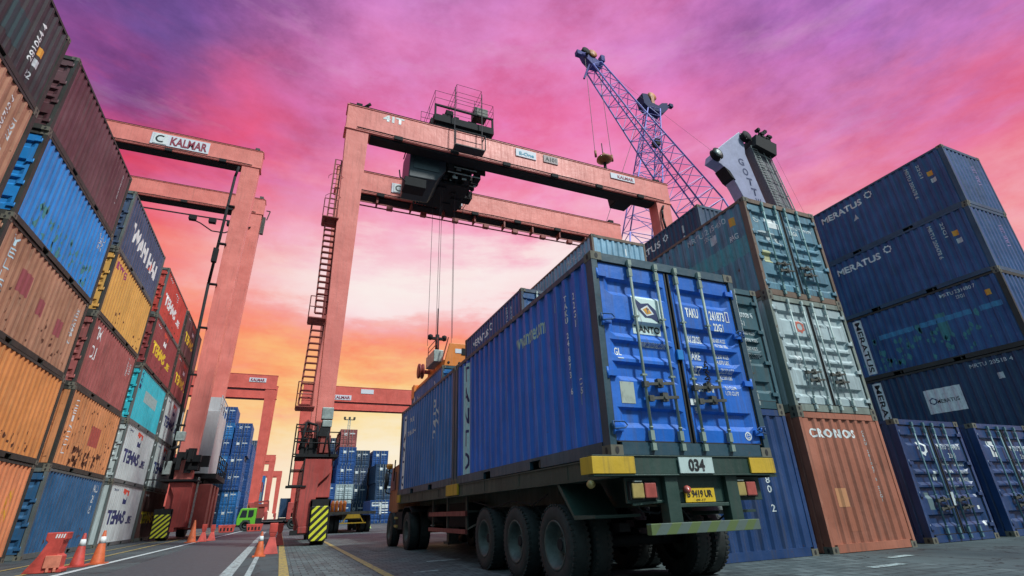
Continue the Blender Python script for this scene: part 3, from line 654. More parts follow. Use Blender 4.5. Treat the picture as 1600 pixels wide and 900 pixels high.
P(d2, 'D', -.78, -.50, 1.78, 2.16, WHITE, name='sticker'); drape(ring(-.64, 1.98, .09, .5, 10), 'D', d2, NAVYM, .006, 'emblem')
# the five-high stack at the right
XM, YM = 20.9, 7.5
labs = ['dark blue container, bottom of the five-high stack at right', 'dark navy container with a white rectangular sign, second tier of the right stack', 'streaked teal blue container with upright name board, middle of the right stack',
        'navy container with white name, fourth tier of the right stack', 'navy container with white name, top of the five-high stack at right']
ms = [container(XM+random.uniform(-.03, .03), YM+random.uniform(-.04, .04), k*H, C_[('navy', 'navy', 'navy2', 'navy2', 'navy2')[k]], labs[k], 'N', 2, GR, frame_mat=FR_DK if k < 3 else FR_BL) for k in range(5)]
meratus(ms[4]); meratus(ms[3]); P(ms[4], 'L', -.75, -.5, 1.4, 1.6, DIMW, pts=[(-.75, 1.4), (-.5, 1.4), (-.6, 1.65)])
def vboard(c, face, u0, u1, v0, v1, txt, panel=WHITE, ink=BLKM, rot=3):
    P(c, face, u0, u1, v0, v1, panel, .003); k = (u1-u0)*.2
    if rot is None: T(c, '\n'.join(txt), face, u0+k, u1-k, v0+.08, v1-.08, ink, off=.006, lsp=1.0, bold=.02)
    else: T(c, txt, face, u0+k, u1-k, v0+.08, v1-.08, ink, rot=rot, off=.006, bold=.02)
vboard(ms[2], 'L', -2.12, -1.78, .22, 2.45, 'MERATUS'); vboard(ms[1], 'L', -2.12, -1.78, .22, 2.45, 'MERATUS')
for a, b in ((-1.3, .0), (.2, 1.85), (2.1, 2.75)): P(ms[2], 'L', a, b, 1.42, 1.6, marking('pale_blue_band', (.05, .24, .44), .5), .002)
P(ms[2], 'L', .75, 1.1, .9, 1.75, TEALP, .0015); streaks(ms[2], 'L', TEALP, 70, 12, (.3, 1.5), 2.2, .12)
T(ms[2], 'MRTU 231480 7', 'L', 1.15, 2.25, 2.25, 2.38, DIMW); T(ms[2], '22G1', 'L', 1.6, 1.85, 2.05, 2.17, DIMW); P(ms[2], 'L', 2.42, 2.58, 1.85, 2.05, ORM, name='sticker')
P(ms[1], 'L', -.45, .72, 1.0, 1.83, WHITE, .003); T(ms[1], 'MERATUS', 'L', -.1, .6, 1.32, 1.45, BLKM, off=.006); drape(ring(-.22, 1.42, .13, .4, 12, True), 'L', ms[1], NAVYM, .006, 'emblem')
T(ms[1], 'MRTU 20518 4', 'L', 1.2, 2.4, 2.25, 2.38, DIMW); P(ms[1], 'L', 1.85, 2.02, 1.75, 1.95, DIMW, name='sticker')
for k in (3, 4): T(ms[k], 'TAB 281', 'N', .35, .5, 1.1, 2.0, marking('violet_marking', (.30, .20, .42)), rot=1)

# ---------------------------------------------------------------- the loaded trailer truck
XT, YT, ZT = 3.33, 5.0, 1.439
GT = 'containers loaded on the trailer'
t1 = container(XT, YT, ZT, C_['blue'], 'bright blue container with flag sign on its doors, rear one on the trailer', 'D', 2, GT, frame_mat=paint('green_blue_frame_paint', (.022, .065, .095), .45, .5, .4, .4), rodmat=paint('grey_green_rod_paint', (.25, .31, .265), .42, .6, .5, .3))
t2 = container(XT, YT+6.11, ZT, C_['blue2'], 'scratched blue container behind the cab, front one on the trailer', 'N', 2, GT, frame_mat=MATS['green_blue_frame_paint'])
# rear doors: sign with flag, lettering (u measured from the middle of the doors)
P(t1, 'D', -.64, -.20, 1.52, 2.04, marking('sign_white', (.66, .80, .78), .25), .004, 'sign')
P(t1, 'D', 0, 0, 0, 0, NAVYM, .007, 'flag', pts=[(-.60, 2.0), (-.50, 1.93), (-.38, 1.95), (-.27, 1.86), (-.24, 1.68), (-.36, 1.74), (-.46, 1.74), (-.56, 1.84)])
P(t1, 'D', 0, 0, 0, 0, WHITE, .009, 'emblem', pts=[(-.52, 1.85), (-.40, 1.92), (-.31, 1.80), (-.43, 1.76)]); P(t1, 'D', 0, 0, 0, 0, ORM, .011, 'emblem', pts=[(-.485, 1.85), (-.41, 1.89), (-.345, 1.81), (-.43, 1.785)])
T(t1, 'T', 'D', -.43, -.385, 1.81, 1.87, NAVYM, off=.013, bold=.03); P(t1, 'D', 0, 0, 0, 0, DIMW, .006, 'flag_pole', pts=[(-.615, 2.0), (-.60, 2.0), (-.50, 1.62), (-.515, 1.62)])
T(t1, 'TANTO', 'D', -.62, -.21, 1.545, 1.64, BLKM, off=.007, bold=.03); T(t1, 'www.tantonet.com', 'D', -.60, -.17, 1.34, 1.41, WHITE, bold=.02)
T(t1, 'GL', 'D', -.98, -.87, 1.20, 1.30, WHITE, bold=.02); P(t1, 'D', -.96, -.87, 1.15, 1.165, DIMW)
P(t1, 'D', -.98, -.78, .60, .86, marking('paper_notice', (.42, .46, .40), .6), .004, 'notice')
T(t1, 'TAKU', 'D', .24, .46, 1.83, 1.97, WHITE, bold=.03); T(t1, '241873', 'D', .66, .93, 1.83, 1.97, WHITE, bold=.03); drape(poly([(.955, 1.83), (1.02, 1.83), (1.02, 1.99), (.955, 1.99)]), 'D', t1, WHITE, .004, 'marking'); P(t1, 'D', .967, 1.008, 1.845, 1.975, marking('blue_box', (.01, .05, .34), .1), .006)
T(t1, '22G1', 'D', .70, .88, 1.67, 1.79, WHITE, bold=.03)
for k, (a, b, v) in enumerate((('MAX.GROSS', '30.480 KGS\n67.200 LBS', 1.47), ('TARE', '2.230 KGS\n4.870 LBS', 1.24), ('NET', '28.250 KGS\n62.330 LBS', 1.03), ('CU.CAP', '33.1 CU.M\n1,170 CU.FT', .80))):
    T(t1, a, 'D', .20, .20+.052*len(a) if k else .47, v, v+.11, WHITE, bold=.02); T(t1, b, 'D', .68, .91, v-.03, v+.11, WHITE, bold=.01)
drape(ring(.92, .26, .055, .25, 16), 'D', t1, WHITE, .004, 'sticker'); T(t1, '22\n24', 'D', .89, .95, .225, .295, WHITE)
P(t1, 'D', .045, .10, .62, .70, WHITE, .02, 'sticker'); P(t1, 'D', .11, .19, .62, .70, WHITE, .004, 'sticker'); P(t1, 'D', .11, .19, .53, .60, DIMW, .004, 'sticker')
# cable wrapped round a locking rod
m = MB(); pts = [(.34+.035*math.cos(k*1.9), -hl-.05-.02*math.sin(k*1.3), 1.18-.012*k+.02*math.sin(k*2.3)) for k in range(26)]; m.path(pts, .008, 5); m.build('wrapped_cable', BLACK, t1)
m = MB(); m.box(-.045, .045, -hl-.01, -hl+.02, 1.20, 1.33); m.build('latch', C_['sky'], t1)
for z in (.33, 1.65):
    for s in (-1, 1):
        m = MB(); m.tube((s*1.17, -hl-.03, z-.05), (s*1.17, -hl-.03, z+.05), .015, 8); m.path([(s*1.17, -hl-.04, z+.04), (s*1.05, -hl-.075, z+.035), (s*1.0, -hl-.06, z), (s*1.05, -hl-.075, z-.035), (s*1.17, -hl-.04, z-.04)], .008, 6); m.build('hinge_loop', C_['navy2'], t1)
# left flank (u = +3.03 at the rear edge)
u_ = lambda y: 3.029-y
vboard(t1, 'L', u_(5.48), u_(5.05), .17, 2.44, 'TANTO', LBL, NAVYM, rot=None)
T(t1, 'www.tantonet.com', 'L', u_(2.6), u_(1.5), 1.93, 2.16, marking('dirty_white_marking', (.50, .60, .52), .7), bold=.02)
T(t1, '\n'.join('TAKU 241873 6'), 'L', u_(.82), u_(.74), .84, 2.24, WHITE, bold=.02, lsp=.95); T(t1, '\n'.join('22G1'), 'L', u_(.58), u_(.51), 1.70, 2.20, WHITE, bold=.02, lsp=.95); T(t1, 'IC\n85', 'L', u_(.62), u_(.50), .80, 1.0, DIMW, bold=.02)
vboard(t2, 'L', u_(5.62), u_(5.22), .17, 2.35, 'TANTO', WHITE, NAVYM, rot=None)
T(t2, 'TAKU', 'L', u_(4.9), u_(4.2), 2.02, 2.18, DIMW); T(t2, 'TAKU 241', 'L', u_(5.0), u_(3.9), 1.66, 1.8, DIMW); T(t2, '2418\n22', 'L', u_(1.9), u_(1.5), 1.2, 2.2, DIMW, rot=1)
def dents(c, mat, seed, n=26):
    """scuff marks where the flank has been scraped down to paler primer"""
    rnd = random.Random(seed); bm = bmesh.new()
    for _ in range(n):
        k = rnd.randint(-9, 9); u = k*SP+rnd.uniform(-.05, .05); v = rnd.uniform(.5, 2.4); h = rnd.uniform(.04, .35); ww = rnd.uniform(.006, .02)
        bm.faces.new([bm.verts.new((u-ww, v, 0)), bm.verts.new((u+ww*.4, v-.02, 0)), bm.verts.new((u+ww, v+h, 0)), bm.verts.new((u-ww*.3, v+h*.8, 0))])
    drape(bm, 'L', c, mat, .0015, 'scuff_marks')

for c_, sd in ((w[1, 1], 31), (w[1, 0], 32), (w[2, 3], 33), (w[2, 0], 34), (w[3, 3], 35), (w[3, 4], 36)): streaks(c_, 'R', RUSTP, 34, sd, (.2, .8), 2.5, .06)
streaks(b3, 'L', RUSTP, 24, 43, (.2, 2.3), 2.8, .05)
dents(t1, marking('scraped_paint', (.16, .28, .42), .7), 1); dents(t2, MATS['scraped_paint'], 5, 50); dents(b3, MATS['scraped_paint'], 8, 50)

tr = empty('container_truck', (XT+hw, 9.5, 0), 'dark green trailer truck with orange cab carrying two blue containers', 'truck')
oX, oY = XT+hw, 9.5      # parts below are written in world coordinates and shifted
def tp(m, name, mats, parent=tr, bevel=0.):
    for v in m.bm.verts: v.co -= Vector((oX, oY, 0))
    return m.build(name, mats, parent, bevel)
xl, xr = XT-.02, XT+W+.02
m = MB()
for x in (xl, xr-.09): m.box(x, x+.09, 5.02, 16.9, 1.22, 1.43); m.box(x-.02, x+.11, 5.02, 16.9, 1.205, 1.222); m.box(x-.02, x+.11, 5.02, 16.9, 1.415, 1.432)
for k in range(16): y = 5.6+k*.74; m.box(xl+.09, xr-.09, y, y+.08, 1.26, 1.40)
for x in (4.02, 4.98): m.box(x, x+.12, 5.15, 17.0, .92, 1.26); m.box(x-.05, x+.17, 5.15, 17.0, .90, .92)
for k in range(7): y = 6.0+k*1.55; m.box(xl-.006, xl+.01, y, y+.05, 1.24, 1.41)
tp(m, 'trailer_frame', CHASSIS)
m = MB(); m.box(xl-.28, xr-.12, 4.93, 5.02, 1.235, 1.425); m.box(xl-.29, xr-.11, 4.915, 5.03, 1.218, 1.236); m.box(xl-.29, xr-.11, 4.915, 5.03, 1.424, 1.436)
m.box(3.98, 4.16, 4.96, 5.1, .72, 1.22); m.box(4.88, 5.06, 4.96, 5.1, .72, 1.22); m.box(4.16, 4.88, 5.02, 5.06, .93, 1.22); m.box(4.14, 4.90, 4.97, 5.05, .885, .925)
m.box(3.50, 3.98, 5.04, 5.08, .94, 1.21); m.box(5.06, 5.50, 5.04, 5.08, .94, 1.21); m.beam((3.55, 5.03, .93), (3.98, 5.03, .955), .03, .03)
tp(m, 'rear_frame', CHASSIS, bevel=.006)
m = MB(); m.box(xl-.285, xl+.25, 4.905, 4.93, 1.242, 1.42); m.box(xl-.302, xl-.278, 4.905, 5.16, 1.242, 1.42)
m.box(xr-.52, xr-.11, 4.905, 4.93, 1.242, 1.42); m.box(xl-.045, xl-.005, 10.62, 11.45, 1.235, 1.45); m.box(xl-.045, xl-.005, 16.5, 16.9, 1.235, 1.45); tp(m, 'corner_guard', YELP, bevel=.004)
m = MB(); m.box(4.17, 4.67, 4.90, 4.915, 1.243, 1.418); pl = tp(m, 'number_board', marking('board_white', (.50, .60, .58), .6))
def rear_text(text, x0, x1, z0, z1, y, mat, parent, bold=.03):
    bm = fitted(text, x0, x1, z0, z1, 0, bold)
    for v in bm.verts: v.co = Vector((v.co.x-oX, y-oY, v.co.y))
    me = bpy.data.meshes.new('marking'); bm.to_mesh(me); bm.free(); me.materials.append(mat); return inst('marking', me, parent)
rear_text('034', 4.30, 4.54, 1.262, 1.400, 4.896, BLKM, pl, .04)
m = MB(); m.box(4.27, 4.71, 5.0, 5.012, .935, 1.085); pl = tp(m, 'number_plate', marking('plate_yellow', (.72, .46, .02), .4))
rear_text('B 9419 UR', 4.30, 4.67, .985, 1.065, 4.996, BLKM, pl, .03); rear_text('09-17', 4.42, 4.56, .945, .970, 4.996, BLKM, pl, .01)
for x0 in (3.53, 5.03):
    m = MB(); m.box(x0-.02, x0+.36, 4.99, 5.035, .975, 1.165); h_ = tp(m, 'lamp_housing', BLACK, bevel=.005)
    for k, mt in ((0, LAMPY), (1, LAMPR)):
        m = MB(); m.box(x0+.17*k, x0+.17*k+.155, 4.965, 4.992, .99, 1.15)
        for v in m.bm.verts: v.co -= Vector((oX, oY, 0))
        l_ = m.build('rear_lamp', mt, tr, .012)
    m = MB(); m.box(x0+.03, x0+.13, 4.955, 4.99, 1.158, 1.172); tp(m, 'lamp_bracket', STEEL)
m = MB(); m.lathe([(.0, -.03), (.035, -.025), (.045, 0), (.04, .03)], 'y', (4.27, 4.95, 1.07), 12); tp(m, 'rear_lamp', LAMPR)
m = MB(); m.box(3.62, 5.16, 4.84, 4.92, .625, .735); tp(m, 'under_run_bar', stripes('worn_green_stripes', (.10, .14, .05), (.095, .13, .115), .30, 1.1), bevel=.005)
m = MB(); m.lathe([(.0, -.05), (.04, -.04), (.05, 0), (.03, .05), (0, .055)], 'y', (3.28, 5.42, 1.16), 12); tp(m, 'side_lamp', LAMPY)
# air hoses and wiring under the tail
m = MB(); m.path([(3.6, 5.1, 1.0), (3.75, 5.15, .86), (3.95, 5.12, .83), (4.1, 5.1, .92)], .011, 6); tp(m, 'air_hose', BLACK)
m = MB(); m.path([(4.3, 5.12, .86), (4.5, 5.2, .70), (4.75, 5.2, .66), (4.95, 5.12, .8)], .011, 6); tp(m, 'air_hose', BLACK)
m = MB(); m.path([(3.45, 6.9, 1.1), (3.45, 7.4, .98), (3.45, 8.2, 1.05), (3.45, 9.0, .97), (3.45, 10.2, 1.1)], .012, 6); tp(m, 'air_hose', BLACK)
# mudguards
m = MB()
for s in (0, 1):
    x0, x1 = (3.32, 3.95) if s == 0 else (5.15, 5.78)
    m.prism([(6.35, 1.20), (5.95, .80), (5.93, .78), (5.45, .80), (5.45, .83), (5.93, .83), (6.28, 1.21)], x0, x1, 'x')
tp(m, 'mudguard', CHASSIS)
# side guard
m = MB()
for z0, z1 in ((.84, .93), (.52, .60)): m.box(3.35, 3.40, 10.35, 13.2, z0, z1)
tp(m, 'side_guard_rail', paint('rusty_red_rail_paint', (.22, .04, .035), .5, .6, .6, .4))
m = MB()
for y in (10.4, 11.75, 13.0): m.box(3.40, 3.44, y, y+.05, .50, 1.22)
m.box(3.44, 3.9, 10.4, 10.45, .9, .94); m.beam((3.42, 10.4, .6), (3.9, 9.9, .9), .03)
tp(m, 'side_guard_post', DSTEEL)
m = MB(); m.box(3.9, 4.15, 13.3, 13.5, .25, 1.0); m.box(3.85, 4.2, 13.2, 13.6, .2, .26); m.box(4.95, 5.2, 13.3, 13.5, .25, 1.0); m.box(4.9, 5.25, 13.2, 13.6, .2, .26); tp(m, 'landing_leg', DSTEEL)
m = MB(); m.box(3.62, 4.0, 11.0, 12.6, .62, 1.1); m.lathe([(.2, 0), (.22, .05), (.22, .9), (.2, .95)], 'y', (3.95, 14.0, .9), 16); tp(m, 'air_tank', BLACK)
R0 = .485
def tyre_mesh(r, wd, rim, dirs):
    """tyre (profile in x), dished rim; outer face towards dirs*x"""
    m = MB(); hw_ = wd/2
    m.lathe([(rim, -hw_*.86), (rim*1.12, -hw_), (r*.90, -hw_), (r*.975, -hw_*.82), (r, -hw_*.5), (r, hw_*.5), (r*.975, hw_*.82), (r*.90, hw_), (rim*1.12, hw_), (rim, hw_*.86)], 'x', (0, 0, 0), 40, cap=False)
    for k in range(44):       # tread lugs
        a = 2*math.pi*k/44
        for s in (-1, 1):
            c, sn = math.cos(a), math.sin(a); rr0, rr1 = r*.955, r*1.012; t = .018
            x0, x1 = sorted((s*hw_*.42, s*hw_*.93)); rt = r*.99
            lo = [(x0, rr0*c-t*sn, rr0*sn+t*c), (x1, rr0*c-t*sn, rr0*sn+t*c), (x1, rr0*c+t*sn, rr0*sn-t*c), (x0, rr0*c+t*sn, rr0*sn-t*c)]
            hi = [(x0, rr1*c-t*sn, rr1*sn+t*c), (x1, rt*c-t*sn, rt*sn+t*c), (x1, rt*c+t*sn, rt*sn-t*c), (x0, rr1*c+t*sn, rr1*sn-t*c)]
            m.hexa(lo, hi)
    return m.mesh('tyre', RUBBER)
def rim_mesh(r, wd, d, deep=True):
    m = MB(); o = d*wd/2; dep = .62 if deep else .2
    m.lathe([(r*1.06, o*.96), (r*1.04, o*1.0), (r*.97, o*.98), (r*.93, o*.82), (r*.86, o*.70), (r*.80, o*(.75-dep)), (r*.62, o*(.45-dep)), (r*.34, o*(.45-dep)), (r*.32, o*(.85-dep)), (r*.18, o*(.98-dep)), (.001, o*(1.0-dep))], 'x', (0, 0, 0), 32, cap=False)
    for k in range(10):
        a = 2*math.pi*k/10; m.tube((o*(.40-dep), r*.48*math.cos(a), r*.48*math.sin(a)), (o*(.62-dep), r*.48*math.cos(a), r*.48*math.sin(a)), .016, 6)
    return m.mesh('rim', RIM)
TY = {}
def wheel(parent, x, y, z, r=R0, wd=.27, rim=.28, d=-1, deep=True, name='wheel'):
    k = (r, wd, rim, d, deep)
    if k not in TY: TY[k] = (tyre_mesh(r, wd, rim, d), rim_mesh(rim, wd, d, deep))
    w_ = bpy.data.objects.new(name, None); COL.objects.link(w_); w_.parent = parent; w_.location = (x, y, z); w_.empty_display_size = .1
    inst('tyre', TY[k][0], w_); inst('rim', TY[k][1], w_); return w_
for y in (6.52, 7.82, 9.20):
    for x, d in ((3.46, -1), (3.78, -1), (5.36, 1), (5.68, 1)): wheel(tr, x-oX, y-oY, R0, d=d)
    m = MB(); m.tube((3.4, y, R0), (5.7, y, R0), .07, 10); m.box(3.98, 4.14, y-.55, y+.55, .62, .72); m.box(4.98, 5.14, y-.55, y+.55, .62, .72); m.box(3.98, 4.14, y-.12, y+.12, .5, .95); m.box(4.98, 5.14, y-.12, y+.12, .5, .95); tp(m, 'axle', BLACK)
for x, d in ((3.46, -1), (3.78, -1), (5.36, 1), (5.68, 1)): wheel(tr, x-oX, 15.6-oY, R0, d=d)
for x, d in ((3.40, -1), (5.70, 1)): wheel(tr, x-oX, 17.85-oY, R0, d=d, deep=False)
m = MB(); m.box(4.05, 4.20, 14.4, 19.3, .6, .85); m.box(4.9, 5.05, 14.4, 19.3, .6, .85); m.tube((3.4, 15.6, R0), (5.7, 15.6, R0), .08, 10); m.tube((3.4, 17.85, R0), (5.7, 17.85, R0), .06, 10)
m.prism([(15.0, .95), (15.05, .99), (15.3, 1.08), (15.9, 1.08), (16.15, .99), (16.2, .9), (16.23, .91), (16.18, 1.02), (15.92, 1.11), (15.28, 1.11), (15.0, 1.02), (14.97, .95)], 3.32, 3.95, 'x'); m.box(3.35, 3.9, 16.35, 17.3, .5, .98); m.box(3.4, 3.6, 17.2, 17.3, .35, 1.05); tp(m, 'tractor_frame', BLACK)
m = MB(); m.prism([(17.3, 1.0), (17.3, 2.2), (17.45, 2.42), (18.5, 2.38), (18.75, 1.8), (18.8, 1.0), (18.4, 1.0), (18.3, .95), (17.4, .95)], 3.38, 5.66, 'x'); cabo = tp(m, 'cab', paint('faded_orange_cab_paint', (.30, .12, .05), .5, .4, .5, .5), bevel=.04)
m = MB(); m.box(3.36, 3.376, 17.75, 18.5, 1.65, 2.2); tp(m, 'cab_window', GLASS, cabo)
m = MB(); m.path([(3.38, 18.6, 2.2), (3.2, 18.6, 2.3), (3.2, 18.6, 1.6), (3.38, 18.6, 1.55)], .018); m.box(3.15, 3.24, 18.52, 18.57, 1.7, 2.2); m.path([(3.25, 17.5, 1.9), (3.2, 17.1, 2.5)], .02); tp(m, 'mirror', BLACK)
m = MB(); m.lathe([(0, .0), (.09, .02), (.11, .1), (.09, .17), (0, .19)], 'z', (3.22, 18.2, 2.30), 14); tp(m, 'amber_beacon', plain('amber_lamp', (.75, .30, .03), .3)); m = MB(); m.tube((3.2, 18.2, 1.8), (3.22, 18.2, 2.30), .02); tp(m, 'beacon_pole', BLACK)
m = MB(); m.box(3.3, 3.4, 16.95, 17.3, .55, .62); m.box(3.3, 3.4, 16.95, 17.3, .78, .84); tp(m, 'step', plain('dull_yellow_step', (.35, .27, .08), .5))

# ---------------------------------------------------------------- rubber tyred gantry cranes
def rail(m, pts, h=1.0, r=.022, n=2):
    """guard rail along a polyline of floor points"""
    for a, b in zip(pts, pts[1:]):
        a, b = Vector(a), Vector(b); k = max(1, int((b-a).length/1.1))
        for i in range(k+1): p = a+(b-a)*i/k; m.tube(p, p+Vector((0, 0, h)), r, 5)
        for j in range(1, n+1): m.tube(a+Vector((0, 0, h*j/n)), b+Vector((0, 0, h*j/n)), r, 5)
def ladder(m, p, q, w, n, r=.022, flat=True, wdir=Vector((1, 0, 0)), cage=False):
    p, q = Vector(p), Vector(q); a = wdir*w/2
    m.beam(p-a, q-a, .04, .07); m.beam(p+a, q+a, .04, .07)
    for i in range(n+1):
        c = p+(q-p)*i/n
        if flat: m.box(c.x-w/2, c.x+w/2, c.y-.09, c.y+.09, c.z-.02, c.z+.02)
        else: m.tube(c-a, c+a, r, 5)
    if cage:
        k = int((q-p).length/.9)
        for i in range(1, k):
            c = p+(q-p)*i/k; pts = [c+Vector((.36*math.cos(t), -.36-.36*math.sin(t)+.3, 0)) for t in [math.pi*j/6*1.2-.3 for j in range(7)]]
            m.path(pts, .012, 4)
def rtg(name, x0, x1, y0, y1, top, mat, label, bd=1.55, lw=1.1, ld=.9, taper=.55, det=True, side='L'):
    """frame in world coordinates; x0..x1 outer faces of the legs, y0 / y1 front faces of the two beams"""
    cx, cy = (x0+x1)/2, (y0+y1)/2
    t = empty(name, (cx, cy, 0), label, 'gantry crane', 'gantry cranes over the yard')
    def B(m, nm, mats, parent=None, bevel=.0):
        for v in m.bm.verts: v.co -= Vector((cx, cy, 0))
        return m.build(nm, mats, parent or t, bevel)
    t['c'] = 0; del t['c']
    for y in (y0, y1):
        m = MB(); m.box(x0-.05, x1+.05, y, y+.85, top-bd, top); m.box(x0-.10, x1+.10, y-.03, y+.88, top-.05, top+.02); m.box(x0-.10, x1+.10, y-.03, y+.88, top-bd-.02, top-bd+.05)
        b = B(m, 'beam', mat, bevel=.015)
        m = MB(); m.box(x0+lw+.1, x1-lw-.1, y+.1, y+.75, top-bd-.16, top-bd-.021)
        if det:
            for k in range(6):
                x = x0+2.6+k*(x1-x0-5)/5; m.box(x-.22, x+.22, y-.16, y-.03, top-bd-.12, top-bd+.10)
            m.path([(x0+.5, y-.06, top-bd+.14)]+[(x0+.5+(x1-x0-1)*k/14, y-.06, top-bd+.10+.03*(k % 2)) for k in range(1, 15)], .035, 5)
            m.tube((x0, y-.02, top+.03), (x1, y-.02, top+.03), .03, 5)
        B(m, 'cable_tray', CRDARK if not det else BLACK, b)
        for xa, s in ((x0, 1), (x1, -1)):
            xi = xa+s*lw; xt = xa+s*(lw-taper)*0+s*lw
            # leg: wide at the top, narrow at the foot, along the inner side
            lo0, lo1 = sorted((xa+s*(lw-taper)*.55, xa+s*(lw-taper)*.55+s*taper)); hi0, hi1 = sorted((xa, xa+s*lw))
            m = MB(); d_ = .8
            m.hexa([(lo0, y+.1, 2.9), (lo1, y+.1, 2.9), (lo1, y+.1+d_*.8, 2.9), (lo0, y+.1+d_*.8, 2.9)], [(hi0, y+.02, top-bd), (hi1, y+.02, top-bd), (hi1, y+.02+d_, top-bd), (hi0, y+.02+d_, top-bd)])
            B(m, 'leg', mat, bevel=.015)
    for xa, s in ((x0, 1), (x1, -1)):
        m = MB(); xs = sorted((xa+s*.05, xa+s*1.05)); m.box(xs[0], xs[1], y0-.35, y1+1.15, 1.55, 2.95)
        B(m, 'sill_beam', CRBASE, bevel=.03)
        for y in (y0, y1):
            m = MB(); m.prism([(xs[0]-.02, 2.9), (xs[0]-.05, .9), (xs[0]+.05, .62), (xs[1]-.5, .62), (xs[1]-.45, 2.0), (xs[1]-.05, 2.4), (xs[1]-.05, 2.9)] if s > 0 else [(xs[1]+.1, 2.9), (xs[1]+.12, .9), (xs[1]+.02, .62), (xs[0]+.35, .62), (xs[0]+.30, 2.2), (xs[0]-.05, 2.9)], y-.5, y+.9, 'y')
            m.box(xs[0]+.05, xs[1]-.35, y-.52, y+.5, .40, .62); B(m, 'wheel_bogie', CRBASE, bevel=.02)
    if det:
        pass
    return t, B
# crane 1, the big one over the lane
cr1, B1 = rtg('gantry_crane', .55, 20.85, 21.5, 27.0, 20.45, CRANE, 'tall coral gantry crane spanning the middle of the scene, lifting a container')
def ctext(B, parent_beam, text, x0, x1, z0, z1, y, mat, bold=.03, off=0, cx=0, cy=0):
    bm = fitted(text, x0, x1, z0, z1, 0, bold)
    for v in bm.verts: v.co = Vector((v.co.x-cx, y-off-cy, v.co.y))
    me = bpy.data.meshes.new('marking'); bm.to_mesh(me); bm.free(); me.materials.append(mat); return inst('marking', me, parent_beam)
def board(B, x0, x1, z0, z1, y, mat, name='sign_board'):
    m = MB(); m.box(x0, x1, y-.05, y-.004, z0, z1); return B(m, name, mat)
SIGNW = marking('sign_board_white', (.72, .72, .78), .25); MARR = marking('maroon_marking', (.30, .03, .06), .2)
c1 = dict(cx=(.55+20.85)/2, cy=(21.5+27)/2)
ctext(B1, cr1, '41T', 2.30, 3.40, 19.90, 20.32, 21.49, WHITE, bold=.05, **c1)
s_ = board(B1, 9.9, 11.2, 19.75, 20.28, 21.5, SIGNW); ctext(B1, s_, 'E-One', 10.1, 11.05, 19.85, 20.1, 21.44, marking('cyan_marking', (.03, .30, .45)), **c1)
s_ = board(B1, 11.7, 12.65, 19.8, 20.3, 21.5, marking('worn_board', (.42, .33, .33), .6)); ctext(B1, s_, 'A101', 11.8, 12.55, 19.9, 20.2, 21.44, BLKM, **c1)
s_ = board(B1, 16.4, 18.2, 19.85, 20.25, 21.5, SIGNW); ctext(B1, s_, 'KALMAR', 16.9, 18.1, 19.93, 20.17, 21.44, MARR, **c1)
s_ = board(B1, 3.78, 8.4, 19.30, 20.0, 27.0, SIGNW); ctext(B1, s_, 'KALMAR', 4.7, 6.6, 19.42, 19.88, 26.93, MARR, **c1); ctext(B1, s_, 'E-ONE\u00b2', 6.8, 8.2, 19.45, 19.82, 26.93, NAVYM, **c1)
def logo(parent, x, z, s, y, cx, cy):
    m = MB(); m.box(x-s, x+s, y-.02, y-.004, z-s, z+s)
    for v in m.bm.verts: v.co -= Vector((cx, cy, 0))
    m.build('emblem', WHITE, parent)
    bm = ring(x, z, s*.75, .35, 14)
    for v in bm.verts: v.co = Vector((v.co.x-cx, y-.03-cy, v.co.y))
    bmesh.ops.delete(bm, geom=[f for f in bm.faces if f.calc_center_median().x > x-cx+s*.35], context='FACES')
    me = bpy.data.meshes.new('emblem'); bm.to_mesh(me); bm.free(); me.materials.append(BLKM); inst('emblem', me, parent)
logo(s_, 4.22, 19.65, .3, 26.94, **c1)
# electric festoon under the rear beam
m = MB()
for k in range(9):
    x = 3.0+k*2.1; m.box(x-.05, x+.05, 27.0, 27.5, 18.35, 18.78)
    m.box(x+.6, x+.95, 26.95, 27.25, 18.05, 18.3)
m.box(1.7, 20.2, 27.15, 27.2, 18.35, 18.42); m.box(1.7, 20.2, 27.6, 27.65, 18.35, 18.42); B1(m, 'walkway', CRDARK)
# stair tower left of the front-left leg
m = MB()
for z0, z1 in ((5.0, 8.4), (8.9, 13.6)):
    xa, xb = (.50-.28, .50-.16) if z0 < 6 else (.36, .30)
    ladder(m, (xa+.12, 21.75, z0), (xb+.10, 21.75, z1), .46, int((z1-z0)/.28), wdir=Vector((1, 0, 0)))
ladder(m, (.36, 21.75, 13.6), (.40, 21.75, 17.0), .28, 12, flat=False, cage=True)
for z in (4.9, 8.6, 13.55): m.box(.02, .72, 21.4, 22.4, z-.04, z); rail(m, [(.02, 21.45, z), (.02, 22.35, z)], .95); rail(m, [(.02, 21.45, z), (.6, 21.45, z)], .95)
B1(m, 'ladder', CRDARK)
m = MB()
for s, a in ((1, (-.52, 21.2, 2.3)), ):
    pass
x0_, x1_ = .16, .60
for (xa, ya) in ((x0_, 21.0), (x1_, 21.0), (x0_, 21.8), (x1_, 21.8)): m.tube((xa, ya, 1.95), (xa, ya, 4.15), .022, 6)
for z in (1.97, 2.5, 3.05, 3.6, 4.12): m.path([(x0_, 21.0, z), (x1_, 21.0, z), (x1_, 21.8, z), (x0_, 21.8, z), (x0_, 21.0, z)], .026, 5)
m.box(x0_-.1, x1_+.15, 20.95, 21.85, 1.92, 1.97)
m.path([(x1_, 21.0, 3.9), (.95, 21.0, 3.9), (.95, 21.0, 3.05)], .02)
B1(m, 'access_cage', BLACK)
